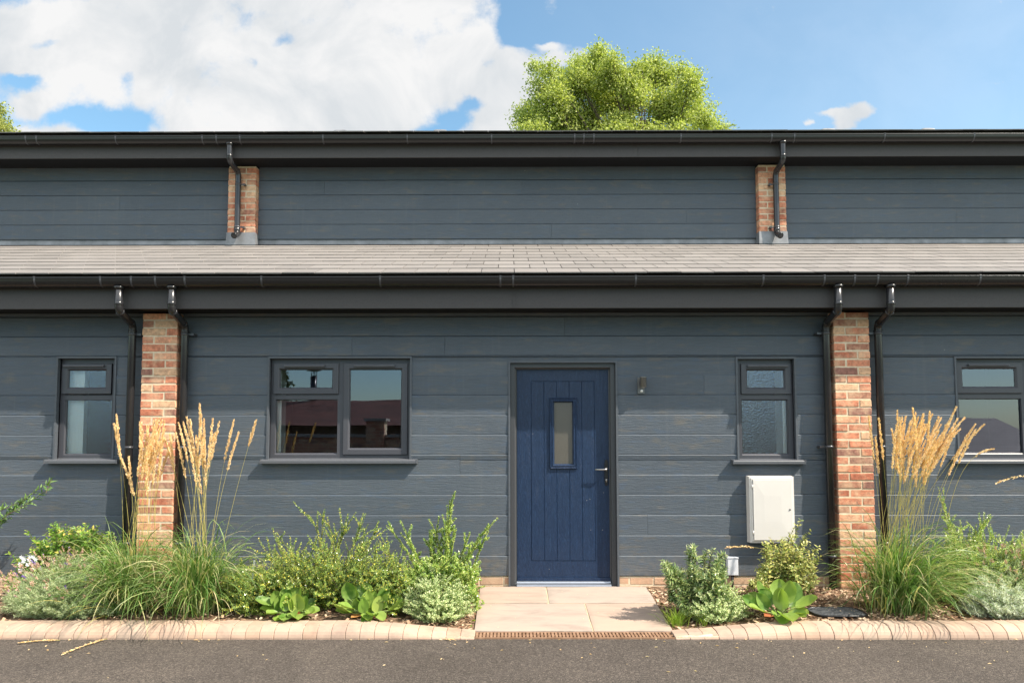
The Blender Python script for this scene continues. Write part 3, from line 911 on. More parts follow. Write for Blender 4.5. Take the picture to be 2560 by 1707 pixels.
GR = .054
GY = YF - .012 - GR; GZ = PZ(1275, 692, GY - GR)
gutter(GY, GZ, GR, -7.4, 7.4, [85, 250, 327, 387, 461, 653, 950, 1251, 1283, 1590, 1909, 2062, 2138, 2196, 2271, 2452], 700, 1)
GYU = YFU - .012 - GR; GZU = PZ(1275, 338, GYU - GR)
gutter(GYU, GZU, GR, -8.8, 8.8, [63, 90, 288, 505, 540, 599, 807, 1018, 1229, 1437, 1460, 1485, 1703, 1930, 1987, 2213, 2437], 345, 1)


# downpipes
def bend(pts, r=.035, n=6):
    out = [Vector(pts[0])]
    for i in range(1, len(pts) - 1):
        a, p, c = Vector(pts[i - 1]), Vector(pts[i]), Vector(pts[i + 1])
        u, v_ = (a - p).normalized(), (c - p).normalized()
        rr_ = min(r, (a - p).length * .45, (c - p).length * .45)
        s0, s1 = p + u * rr_, p + v_ * rr_
        for k in range(n + 1):
            t_ = k / n; out.append(s0 * (1 - t_) ** 2 + p * 2 * t_ * (1 - t_) + s1 * t_ ** 2)
    out.append(Vector(pts[-1])); return out


def collar(par, p, d, r, h=.03):
    b = MB(); b.sm = True
    p = Vector(p); d = Vector(d).normalized()
    b.tube([p - d * h / 2, p - d * h / 2 + d * .003, p + d * h / 2 - d * .003, p + d * h / 2], [r * .98, r * 1.1, r * 1.1, r * .98], 16)
    b.build('collar', M['pipe'], par)


def clip_at(par, x, y, z, ywall, side, pr=.036):
    c = MB(); c.sm = True
    c.tube([(x, y, z - .012), (x, y, z + .012)], pr * 1.09, 16)
    c.sm = False; c.box(min(x, x + side * .075), max(x, x + side * .075), y + .002, y + .012, z - .007, z + .007)
    c.box(x + side * .07 - .012, x + side * .07 + .012, y + .0, ywall - .001, z - .010, z + .010)
    c.build('bracket', M['clip'], par)


def downpipe(pxt, pxb, pyb_neck, zc, gy, side, zlist, pr=.034, ywl=-.075, ground=0.0, xbot=None):
    xt = PX(pxt, 735, gy); xb = PX(pxb, pyb_neck, ywl)
    z1 = PZ(pxt, 775, gy); z2 = PZ(pxb, pyb_neck, ywl)
    b = MB(); b.sm = True
    pts = [(xt, gy, zc - GR * .9), (xt, gy, z1), (xb, ywl, z2), (xb, ywl, ground)]
    b.tube(bend(pts, .05), pr, 18)
    dp = b.build('downpipe', M['pipe'], H)
    c = dp
    collar(c, (xt, gy, PZ(pxt, 759, gy)), (0, 0, 1), pr, .035)
    d = (Vector(pts[2]) - Vector(pts[1])).normalized()
    collar(c, Vector(pts[1]) + d * .035, d, pr, .02); collar(c, Vector(pts[2]) - d * .04, d, pr, .025)
    collar(c, (xb, ywl, z2 - .06), (0, 0, 1), pr, .02)
    for zz in zlist: clip_at(dp, xb, ywl, zz, 0, side, pr)
    # running outlet under the gutter
    c = MB(); c.sm = True; c.tube([(xt, gy, zc - GR * 1.35), (xt, gy, zc - GR * GDEEP - .010), (xt, gy, zc - GR * GDEEP - .02)], [.050, .042, .037], 18)
    c.build('outlet', M['gutter'], dp)


zc1 = PZ(460, 836, -.075); zc2 = PZ(460, 1118, -.075)
downpipe(298, 332, 812, GZ, GY, 1, [zc1, zc2, .42])
downpipe(430, 463, 814, GZ, GY, 1, [zc1, zc2, .42])
downpipe(2095, 2064, 810, GZ, GY, -1, [zc1, zc2, .30], ground=-.02)
downpipe(2226, 2194, 812, GZ, GY, -1, [zc1, zc2, .42])


def upper_pipe(pxt, pxb, side, ends):
    yw = YU - .10 - .055; pr = .034
    xt = PX(pxt, 380, GYU); xb = PX(pxb, 440, yw)
    z1 = PZ(pxt, 401, GYU); z2 = PZ(pxb, 432, yw); ze_ = PZ(pxb, 585, yw)
    b = MB(); b.sm = True
    pts = [(xt, GYU, GZU - GR * .9), (xt, GYU, z1), (xb, yw, z2), (xb, yw, ze_), (xb + ends * .02, yw - .085, ze_ - .045)]
    pp = bend(pts, .05)
    b.tube(pp, pr, 18, cap=False)
    pi = MB(); pi.sm = True
    dp = b.build('downpipe', M['pipe'], H)
    pi.tube(pp[-3:], pr * .86, 18, cap=False); e = Vector(pp[-1]); q = (Vector(pp[-1]) - Vector(pp[-2])).normalized()
    pi.tube([e - q * .03, e - q * .028], pr * .9, 18)
    pi.build('shoe', M['soffit'], dp)
    c = dp; d = (Vector(pts[2]) - Vector(pts[1])).normalized()
    collar(c, (xt, GYU, PZ(pxt, 390, GYU)), (0, 0, 1), pr, .03)
    collar(c, Vector(pts[2]) - d * .04, d, pr, .025); collar(c, (xb, yw, ze_ + .05), (0, 0, 1), pr, .05)
    collar(c, Vector(pts[4]) - q * .012, q, pr, .02)
    for py in (461, 568): clip_at(dp, xb, yw, PZ(pxb, py, yw), YU - .10, side, pr)
    c = MB(); c.sm = True; c.tube([(xt, GYU, GZU - GR * 1.35), (xt, GYU, GZU - GR * GDEEP - .010), (xt, GYU, GZU - GR * GDEEP - .02)], [.050, .042, .037], 18)
    c.build('outlet', M['gutter'], dp)


upper_pipe(574, 596, 1, -.3)
upper_pipe(1957, 1939, -1, .6)


# ---------------------------------------------------------------- windows
def trimring(b, o, w_=.012):
    x0, x1, z0, z1 = o[:4]
    b.prism([(-.014, z0), (-.014, z1 + .012), (-.002, z1 + .012), (-.002, z0)][::-1], x0 - .013, x0)
    b.prism([(-.014, z0), (-.014, z1 + .012), (-.002, z1 + .012), (-.002, z0)][::-1], x1, x1 + .013)


def frame_trim(o, parent, name='trim'):
    """angle trim: a thin lip on the boards and the return into the opening"""
    x0, x1, z0, z1 = o; b = MB(); t = .018
    for (a, c) in ((x0 - t, x0), (x1, x1 + t)): b.box(a, c, -.010, .004, z0, z1 + t)
    b.box(x0, x1, -.010, .004, z1, z1 + t)
    b.box(x0 - .003, x0, .004, .055, z0, z1); b.box(x1, x1 + .003, .004, .055, z0, z1); b.box(x0, x1, .004, .055, z1, z1 + .003)
    return b.build(name, M['trim'], parent)


def fillet_frame(b, x0, x1, z0, z1, w_, yb):
    b.ring(x0, x1, z0, z1, [(0, yb + .02), (0, yb + .003), (.003, yb), (w_ - .016, yb), (w_ - .013, yb + .002), (w_ - .010, yb + .004), (w_, yb + .018), (w_, yb + .03)])


FY = .048
def window(o, lights, sill, vents):
    """lights: (x0,x1,z0,z1,kind,glass material, frame width); kind sash sits proud of the frame"""
    x0, x1, z0, z1 = o[:4]
    b = MB()
    b.ring(x0, x1, z0, z1, [(0, FY + .06), (0, FY), (.045, FY), (.045, FY + .05)])
    for l in lights:
        a, c, d, e = l[:4]
        if l[4] == 'fixed': fillet_frame(b, a, c, d, e, l[6], FY + .002)
    xs = sorted({l[0] for l in lights})
    # mullion and transom bars
    for m_ in o[4:] if len(o) > 4 else []: b.box(*m_)
    wd = b.build('window', M['frame'], H)
    for l in lights:
        a, c, d, e, kind, gm, fw = l
        if kind == 'sash':
            s_ = MB(); fillet_frame(s_, a, c, d, e, fw, FY - .016); s_.ring(a, c, d, e, [(0.004, FY + .001), (0, FY - .004), (0, FY + .004)]); s_.build('sash', M['frame'], wd)
            yg = FY + .006
        else: yg = FY + .022
        g = MB(); g.add([(a + fw - .004, yg, d + fw - .004), (c - fw + .004, yg, d + fw - .004), (c - fw + .004, yg, e - fw + .004), (a + fw - .004, yg, e - fw + .004)], [(0, 1, 2, 3)])
        g.build('pane', M[gm], wd)
        r_ = MB(); r_.ring(a + fw - .006, c - fw + .006, d + fw - .006, e - fw + .006, [(0, yg + .001), (0, yg - .004), (.008, yg - .003), (.008, yg + .001)])
        r_.build('glazing_bead', M['black'], wd)
    for (a, c, z) in vents:
        v_ = MB(); v_.prism([(FY - .016, z + .011), (FY - .034, z + .009), (FY - .040, z - .001), (FY - .036, z - .010), (FY - .016, z - .011)], a, c)
        v_.build('trickle_vent', M['sill'], wd)
    frame_trim(o[:4], wd)
    sx0, sx1 = sill
    s_ = MB(); zt_ = z0 + .002
    s_.prism([(.05, zt_ + .012), (-.058, zt_ - .004), (-.062, zt_ - .010), (-.062, zt_ - .034), (-.054, zt_ - .034), (-.050, zt_ - .016), (.05, zt_ - .012)], sx0, sx1)
    for xx in (sx0, sx1): s_.box(xx - .004, xx + .004, -.064, -.0005, zt_ - .036, zt_ + .004)
    s_.build('sill', M['sill'], wd)
    return wd


def lt(a, c, t_, bt, kind, gm, Yp):
    """light whose GLASS is seen at these pixels"""
    fw = .062 if kind == 'sash' else .050
    return [PX(a, (t_ + bt) / 2, Yp) - fw, PX(c, (t_ + bt) / 2, Yp) + fw, PZ((a + c) / 2, bt, Yp) - fw, PZ((a + c) / 2, t_, Yp) + fw, kind, gm, fw]


def clampw(l, o):
    l[0] = max(l[0], o[0] + .004); l[1] = min(l[1], o[1] - .004); l[2] = max(l[2], o[2] + .004); l[3] = min(l[3], o[3] - .004); return l


def dbl(o, mir=False):
    W_ = o[1] - o[0]; s1 = OW2
    L = [lt(701.3, 830.8, 924.4, 968.9, 'sash', 'glass', FY), lt(689.4, 844.7, 999.5, 1132, 'fixed', 'glass', FY), lt(875.3, 1002.9, 924.4, 1119.6, 'sash', 'glass', FY)]
    dx = o[0] - s1[0]
    for l in L: l[0] += dx; l[1] += dx
    vz = PZ(800, 915, FY - .02); vx = [PX(713, 915, FY) + dx, PX(814, 915, FY) + dx, PX(888, 915, FY) + dx, PX(988, 915, FY) + dx]
    xm = PX(852, 1000, FY) + dx; zm = PZ(760, 992, FY)
    oo = o[:4] + [(xm - .03, xm + .03, FY + .001, FY + .05, o[2] + .04, o[3] - .04), (o[0] + .04, xm - .03, FY + .0015, FY + .05, zm - .022, zm + .022)]
    return oo, L, [(vx[0], vx[1], vz), (vx[2], vx[3], vz)]


oo, L, vts = dbl(OW2); window(oo, L, (PX(650, 1154, -.06), PX(1041, 1154, -.06)), vts)
oo, L, vts = dbl(OW4); window(oo, L, (OW4[0] - .09, OW4[1] + .06), vts)
zm = PZ(1900, 992, FY)
L = [lt(1867.6, 1959.5, 925.7, 969, 'sash', 'frosted', FY), lt(1854, 1973, 1000, 1133.5, 'fixed', 'frosted', FY)]
window(OW3 + [(OW3[0] + .04, OW3[1] - .04, FY + .0015, FY + .05, zm - .022, zm + .022)], [clampw(l, OW3) for l in L], (PX(1834, 1155, -.06), PX(2014, 1155, -.06)), [(PX(1866, 915, FY), PX(1967, 915, FY), PZ(1900, 915, FY - .02))])
L = [lt(172.6, 264.3, 926, 968.6, 'sash', 'frosted', FY), lt(160, 277, 1000, 1134.5, 'fixed', 'frosted', FY)]
window(OW1 + [(OW1[0] + .04, OW1[1] - .04, FY + .0015, FY + .05, zm - .022, zm + .022)], [clampw(l, OW1) for l in L], (PX(110, 1153, -.06), PX(291, 1153, -.06)), [(PX(164, 915, FY), PX(264, 915, FY), PZ(200, 915, FY - .02))])

# ---------------------------------------------------------------- front door
x0, x1, z0, z1 = OD; z0 = .0
YD = .075
lx0, lx1, lz1 = PX(1292.5, 1200, YD), PX(1524, 1200, YD), PZ(1408, 923, YD)
lz0 = .047
b = MB()


def panel(b, a, c, d, e, y): b.add([(a, y, d), (c, y, d), (c, y, e), (a, y, e)], [(0, 1, 2, 3)])


gx = [PX(v, 1100, YD) for v in (1328.1, 1360.2, 1391.6, 1423.4, 1454.8, 1486.5)]
gz0, gz1 = PZ(1408, 1401, YD), PZ(1408, 953, YD)
GX0, GX1, GZ0, GZ1 = PX(1374.5, 1000, YD), PX(1441.5, 1000, YD), PZ(1408, 1170.5, YD), PZ(1408, 994.5, YD)
gd, gw = .004, .0035
# stiles and rails
b.box(lx0, gx[0] - gw, YD, YD + .045, lz0, lz1); b.box(gx[5] + gw, lx1, YD, YD + .045, lz0, lz1)
b.box(gx[0] - gw, gx[5] + gw, YD, YD + .045, lz0, gz0 - gw); b.box(gx[0] - gw, gx[5] + gw, YD, YD + .045, gz1 + gw, lz1)
for i in range(5):      # boards between V grooves, leaving the glazed opening free
    rects = subtract([(gx[i], gx[i + 1], gz0, gz1)], (GX0, GX1, GZ0, GZ1))
    for (a, c, d, e) in rects:
        la = gw if abs(a - gx[i]) < 1e-6 else 0; lc = gw if abs(c - gx[i + 1]) < 1e-6 else 0
        ld = gw if abs(d - gz0) < 1e-6 else 0; le = gw if abs(e - gz1) < 1e-6 else 0
        b.add([(a, YD + gd, d), (c, YD + gd, d), (c, YD + gd, e), (a, YD + gd, e), (a + la, YD, d + ld), (c - lc, YD, d + ld), (c - lc, YD, e - le), (a + la, YD, e - le)],
              [(4, 5, 6, 7), (0, 1, 5, 4), (1, 2, 6, 5), (2, 3, 7, 6), (3, 0, 4, 7)])
b.box(gx[0] - gw, gx[5] + gw, YD + gd, YD + .04, gz0 - gw, GZ0); b.box(gx[0] - gw, gx[5] + gw, YD + gd, YD + .04, GZ1, gz1 + gw)
b.box(gx[0] - gw, GX0, YD + gd, YD + .04, GZ0, GZ1); b.box(GX1, gx[5] + gw, YD + gd, YD + .04, GZ0, GZ1)
b.box(lx0 + .002, lx1 - .002, YD - .014, YD, lz0, lz0 + .03)       # weather bar
door = b.build('door', M['door'], H)
b = MB(); b.ring(GX0 - .002, GX1 + .002, GZ0 - .002, GZ1 + .002, [(0, YD + .004), (0, YD - .012), (.006, YD - .018), (.014, YD - .010), (.020, YD - .010), (.026, YD - .016), (.034, YD - .014), (.044, YD + .006), (.044, YD + .014)])
b.build('glazing_frame', M['door'], door)
b = MB(); panel(b, GX0 + .04, GX1 - .04, GZ0 + .04, GZ1 - .04, YD + .010); b.build('pane', M['doorglass'], door)
b = MB()
b.ring(x0, x1, -.015, z1, [(0, .09), (0, .030), (.003, .027), (.040, .027), (.046, .033), (.050, .062), (.058, .066), (.058, .12)])
b.build('door_frame', M['doorframe'], door)
tr = frame_trim([x0, x1, .0, z1], door)
b = MB(); b.prism([(.125, .008), (-.012, .008), (-.016, .016), (-.012, .024), (.04, .034), (.05, .045), (.125, .046)], x0 + .058, x1 - .058); b.build('threshold', M['alu'], door)
# lever handle on a black plate with a key cylinder
hx = PX(1515.5, 1180, YD); hz_ = PZ(1515, 1173, YD - .05)
b = MB(); zt_, zb_ = PZ(1515, 1149, YD), PZ(1515, 1212, YD)
b.sm = False
vs = []; n_ = 24
for yy, sc_ in ((YD - .001, 1), (YD - .010, 1), (YD - .013, .85)):
    for k in range(n_):
        a = 2 * math.pi * k / n_; cx = math.cos(a); cz = math.sin(a); wx, hh = .017, (zt_ - zb_) / 2
        vs.append((hx + wx * sc_ * math.copysign(min(1, abs(cx) * 1.25), cx), yy, (zt_ + zb_) / 2 + math.copysign(min(1, abs(cz) * 1.15), cz) * hh * (sc_ if sc_ == 1 else .97)))
fs = []
for r_ in range(2):
    for k in range(n_): l_ = (k + 1) % n_; fs.append((r_ * n_ + k, r_ * n_ + l_, (r_ + 1) * n_ + l_, (r_ + 1) * n_ + k))
fs.append(tuple(range(2 * n_, 3 * n_))); b.add(vs, fs)
b.cur = 1; b.sm = True
b.tube(bend([(hx, YD - .010, hz_), (hx, YD - .060, hz_), (PX(1488, 1173, YD - .06), YD - .058, hz_ - .001)], .018), [.009] * 8 + [.007], 12)
b.tube([(hx, YD - .012, hz_), (hx, YD - .020, hz_)], .016, 16)
kz = PZ(1515, 1199, YD); b.tube([(hx, YD - .012, kz), (hx, YD - .019, kz)], .0095, 14); b.box(hx - .005, hx + .005, YD - .018, YD - .012, kz - .02, kz)
b.build('handle', [M['black'], M['chrome']], door)
for px, py in ((1509, 1231), (1467, 1250), (1475, 1247), (1477, 1324), (1506, 1324), (1373, 1422), (1332, 1084), (1462, 1455)):
    p_ = P(px, py, YD - .0008); s_ = .0032; b = MB()      # paint chips on the leaf
    b.add([(p_.x - s_, p_.y, p_.z), (p_.x, p_.y, p_.z - s_ * .8), (p_.x + s_, p_.y, p_.z), (p_.x, p_.y, p_.z + s_ * .9)], [(0, 1, 2, 3)])
    b.build('paint_chip', M['white'], door)

# ---------------------------------------------------------------- things on the wall
lpx = PX(1605, 960, -.05); lz = PZ(1605, 957, -.04)
t = thing('wall_lamp', (lpx, 0, lz - .09), 'small grey cylindrical wall lamp with motion sensor beside the blue door', 'lamp')
b = MB(); b.box(lpx - .034, lpx + .030, -.016, -.0015, PZ(1603, 984, 0), PZ(1603, 944, 0)); b.build('back_plate', M['steel'], t)
b = MB(); b.sm = True
zt_, zb_ = PZ(1607, 941.5, -.07), PZ(1607, 968, -.07); cx = PX(1608, 955, -.07)
b.tube([(cx, -.07, zb_), (cx, -.07, zb_ + .002), (cx, -.07, zt_ - .012), (cx, -.07, zt_ - .011), (cx, -.07, zt_ - .002), (cx, -.07, zt_)], [.026, .0295, .0295, .0305, .0305, .028], 22)
b.sm = False; b.box(cx - .010, cx + .010, -.045, -.014, zb_ + .03, zb_ + .06); b.build('lamp_body', M['steel'], t)
b = MB(); b.sm = True; b.tube([(cx - .003, -.070, zb_ - .0015), (cx - .003, -.07, zb_ - .0005)], .022, 18); b.build('lamp_glass', M['dome'], t)
b = MB(); b.sm = True; pz_ = PZ(1605, 977, -.03)
b.tube([(cx - .006, -.016, pz_), (cx - .006, -.026, pz_), (cx - .006, -.034, pz_), (cx - .006, -.038, pz_)], [.014, .013, .008, .002], 14); b.build('sensor', M['dome'], t)

# meter cabinet
mx0, mx1, mz0, mz1 = PX(1867, 1270, 0), PX(1984, 1270, -.06), PZ(1925, 1353, 0), PZ(1925, 1190, -.05)
t = thing('meter_cabinet', ((mx0 + mx1) / 2, 0, mz0), 'white plastic meter cabinet with a locked door below the narrow window', 'cabinet')
b = MB(); D_ = -.088
b.ring(mx0 - .004, mx1 + .004, mz0 - .004, mz1 + .004, [(0, -.001), (.0, -.004), (.006, -.066), (.016, D_ + .006), (.022, D_), (.030, D_), (.031, D_ + .006)])
b.add([(mx0, -.078, mz0), (mx1, -.078, mz0), (mx1, -.078, mz1), (mx0, -.078, mz1)], [(0, 1, 2, 3)])
b.build('case', M['white'], t)
a, c, d, e = mx0 + .030, mx1 - .026, mz0 + .026, mz1 - .028
b = MB(); b.ring(a, c, d, e, [(0, D_ + .004), (.0, D_ - .004), (.003, D_ - .007), (.012, D_ - .007)])
ix0, ix1, iz0, iz1 = a + .10, c - .10, d + .17, e - .15
o8 = [(a + .012, D_ - .007, d + .012), (c - .012, D_ - .007, d + .012), (c - .012, D_ - .007, e - .012), (a + .012, D_ - .007, e - .012), (ix0, D_ - .0105, iz0), (ix1, D_ - .0105, iz0), (ix1, D_ - .0105, iz1), (ix0, D_ - .0105, iz1)]
b.add(o8, [(4, 5, 6, 7), (0, 1, 5, 4), (1, 2, 6, 5), (2, 3, 7, 6), (3, 0, 4, 7)]); dr = b.build('door', M['white'], t)
lk = P(1975, 1273, D_ - .008); b = MB(); b.sm = True; b.tube([(lk.x, D_ - .006, lk.z), (lk.x, D_ - .013, lk.z)], .007, 14); b.cur = 1; b.tube([(lk.x, D_ - .0125, lk.z), (lk.x, D_ - .0135, lk.z)], .004, 10); b.build('lock', [M['clip'], M['black']], dr)
for py in (1216, 1331):
    hp = PZ(1878, py, D_); b = MB(); b.sm = True; b.tube([(a - .005, D_ - .004, hp - .018), (a - .005, D_ - .004, hp + .018)], .006, 10); b.build('hinge', M['white'], t)

# outlet box
a, c, d, e = PX(1817, 1415, -.02), PX(1846, 1415, -.05), PZ(1832, 1435, 0), PZ(1832, 1393, -.02)
t = thing('outlet_box', ((a + c) / 2, 0, d), 'small white service box low on the boards behind the dark narrow-leaved shrub', 'box')
b = MB(); b.ring(a, c, d, e, [(0, -.001), (0, -.045), (.004, -.05), (.012, -.05)]); b.add([(a + .012, -.05, d + .012), (c - .012, -.05, d + .012), (c - .012, -.05, e - .012), (a + .012, -.05, e - .012)], [(0, 1, 2, 3)]); b.build('case', M['whitebox'], t)
b = MB(); b.box(a - .004, c + .004, -.054, -.0015, e - .002, e + .006); b.build('lid', M['whitebox'], t)
b = MB(); b.sm = True; b.tube([((a + c) / 2, -.025, d + .002), ((a + c) / 2, -.025, -.02)], .012, 12); b.build('pipe', M['pipe'], t)


# ---------------------------------------------------------------- pale curtains drawn to one side inside three windows
M['curtain'] = plain('pale_curtain', (.80, .84, .80), .9, .1, 0, .04, 5)
def curtain(x0, x1, z0, z1, label):
    t = thing('curtain', ((x0 + x1) / 2, .12, z0), label, 'curtain', None)
    b = MB(); b.sm = True; n_ = max(6, int((x1 - x0) / .006)); vs = []
    for i in range(n_ + 1):
        x = x0 + (x1 - x0) * i / n_; y = .118 + .001 * math.sin((x - x0) * 190)
        vs += [(x, y, z0), (x, y, z1)]
    b.add(vs, [(2 * i, 2 * i + 2, 2 * i + 3, 2 * i + 1) for i in range(n_)]); b.build('fabric', M['curtain'], t)
curtain(OW2[0] + .01, PX(707, 1000, .15), OW2[2] + .02, OW2[3] - .02, 'pale curtain edge at the side of the wide window')
curtain(OW1[0] + .01, PX(216, 1000, .15), OW1[2] + .02, OW1[3] - .02, 'pale curtain behind the frosted glass of the narrow window beside the grass')
curtain(PX(1952, 1000, .15), OW3[1] - .01, OW3[2] + .02, OW3[3] - .02, 'pale curtain edge behind the frosted glass above the meter cabinet')
# ---------------------------------------------------------------- vegetation helpers
def nrm(a): return a / np.maximum(np.linalg.norm(a, axis=1, keepdims=True), 1e-9)


def leaf_batch(mb, pos, d, up, L, W, shape='diamond', fold=.18, droop=.15):
    """many small folded leaves; pos/d/up are (n,3), L/W are (n,)"""
    pos = np.asarray(pos, float); d = nrm(np.asarray(d, float)); n_ = len(pos)
    if n_ == 0: return
    s = nrm(np.cross(d, up)); nn = np.cross(s, d)
    L = np.broadcast_to(L, n_)[:, None]; W = np.broadcast_to(W, n_)[:, None]
    def pt(t, sd): 
        return pos + d * L * t + s * W * sd * .5 + nn * (abs(sd) * fold * W - droop * L * t * t)
    if shape == 'diamond':
        V_ = [pt(0, 0), pt(.42, 1), pt(1, 0), pt(.42, -1)]
        Fc = [(0, 3, 2), (0, 2, 1)]
    elif shape == 'quad':
        V_ = [pt(0, .45), pt(0, -.45), pt(1, -.6), pt(1, .6)]; Fc = [(0, 1, 2, 3)]
    else:   # oval
        a1, a2 = (.95, .8) if shape == 'oval' else (1.0, .62)
        V_ = [pt(0, 0), pt(.28, a1), pt(.68, a2), pt(1, 0), pt(.68, -a2), pt(.28, -a1), pt(.28, 0), pt(.68, 0)]
        Fc = [(0, 6, 1), (6, 7, 2, 1), (7, 3, 2), (0, 5, 6), (5, 4, 7, 6), (4, 3, 7)]
    k = len(V_); A = np.stack(V_, 1).reshape(-1, 3); o = len(mb.v)
    mb.v.extend(A.tolist())
    for i in range(n_):
        q = o + i * k
        for f in Fc: mb.f.append(tuple(q + j for j in f))
    c = n_ * len(Fc); mb.m.extend([mb.cur] * c); mb.smooth.extend([mb.sm] * c)


def randv(n_, z=None):
    v_ = rng.normal(size=(n_, 3)); return nrm(v_)


def path(p0, p1, p2, n_):
    t = np.linspace(0, 1, n_)[:, None]
    return (1 - t) ** 2 * np.array(p0) + 2 * t * (1 - t) * np.array(p1) + t * t * np.array(p2)


def twig_leaves(mb, pts, L, W, step, spread=.9, shape='diamond', upb=.4, start=.0, jitter=.3, fold=.18, droop=.15, rows=2, taper=.35, rad=.0):
    """leaves set alternately along a twig given as points"""
    pts = np.asarray(pts); seg = np.diff(pts, axis=0); ln = np.linalg.norm(seg, axis=1); tot = ln.sum(); cum = np.r_[0, np.cumsum(ln)]
    m = max(2, int(tot * (1 - start) / step)); s = start * tot + (np.arange(m) + rng.uniform(0, .5, m)) / m * tot * (1 - start)
    s = np.clip(np.repeat(s, rows), 0, tot * .999); idx = np.clip(np.searchsorted(cum, s) - 1, 0, len(seg) - 1)
    f = ((s - cum[idx]) / ln[idx])[:, None]
    p = pts[idx] + seg[idx] * f; T = nrm(seg[idx])
    a = np.tile(np.arange(rows) * (2 * math.pi / rows), m) + np.repeat(np.arange(m) * 1.9, rows) + rng.normal(0, .3, m * rows)
    u = nrm(np.cross(T, np.array([[.13, .9, .3]]))); w2 = np.cross(T, u)
    side = u * np.cos(a)[:, None] + w2 * np.sin(a)[:, None]
    d = T * (1 - spread * .55) + side * spread + randv(len(p)) * jitter + np.array([[0, 0, .12]])
    up = np.array([[0, 0, upb]]) + randv(len(p)) * .5 + T * .3 + np.array([[.1, -.35, .25]])
    sc = 1 - taper * (s / tot) ** 2
    leaf_batch(mb, p + side * rad, d, up, L * sc * rng.uniform(.7, 1.2, len(p)), W * sc * rng.uniform(.75, 1.15, len(p)), shape, fold, droop)


def bez_branch(base, tip, lift=.55, wob=.05):
    base = np.array(base, float); tip = np.array(tip, float)
    mid = base + (tip - base) * np.array([.35, .35, 0]) + np.array([0, 0, (tip[2] - base[2]) * lift + .02]) + rng.normal(0, wob, 3)
    return path(base, mid, tip, 9)


def stem_tube(mb, pts, r0, r1, n_=5):
    mb.sm = True; mb.tube([tuple(p) for p in pts], list(np.linspace(r0, r1, len(pts))), n_, cap=False)


def env_shrub(name, label, cat, base, env, yr, nb, leaf, mats, bottom=None, twigs=4, tw_len=.12, lift=.5, extra=(), group=None, pw=1.3, spreadbase=.12, start=.35):
    """shrub whose branch tips fill the outline env [(px,py)...] over the ground"""
    bx, by, bz = base
    t = thing(name, base, label, cat, group)
    fo = MB(); st = MB()
    ex = [e[0] for e in env]; ey = [e[1] for e in env]
    tips = []
    for i in range(nb):
        px = random.uniform(ex[0], ex[-1]); top = np.interp(px, ex, ey); bot = bottom or 1500
        py = top + (random.random() ** pw) * (bot - top) * .92
        Y = random.uniform(*yr)
        tips.append((P(px, py, Y), None))
    for e in extra: tips.append((P(e[0], e[1], e[2]), e[3] if len(e) > 3 else None))
    for tp, lf in tips:
        kx = .45 if lf is None and tp is not None and tips.index((tp, lf)) < nb else .18
        g0 = np.array([bx + (tp.x - bx) * kx + random.gauss(0, spreadbase * (1 if kx > .3 else .35)), by + (tp.y - by) * .4 + random.gauss(0, .05), 0]); g0[2] = bed(g0[0], g0[1]) - .01
        br = bez_branch(g0, tp, lf if lf is not None else lift)
        stem_tube(st, br, .0045, .0014, 4)
        twig_leaves(fo, br, start=start, **leaf)
        for k in range(twigs):
            f = random.uniform(.35, .95); q = br[int(f * 8)]; dr = (br[8] - br[4]); dr = dr / (np.linalg.norm(dr) + 1e-6)
            e = q + (dr * .6 + randv(1)[0] * .75 + np.array([0, 0, .15])) * tw_len * random.uniform(.6, 1.2)
            if e[1] > -.02: e[1] = -.02
            tb = path(q, (q + e) / 2 + rng.normal(0, .008, 3), e, 4)
            stem_tube(st, tb, .0018, .0009, 3)
            twig_leaves(fo, tb, start=.0, **leaf)
    st.build('stem', M['stem'], t); fo.build('foliage', [M[x] for x in mats], t)
    return t


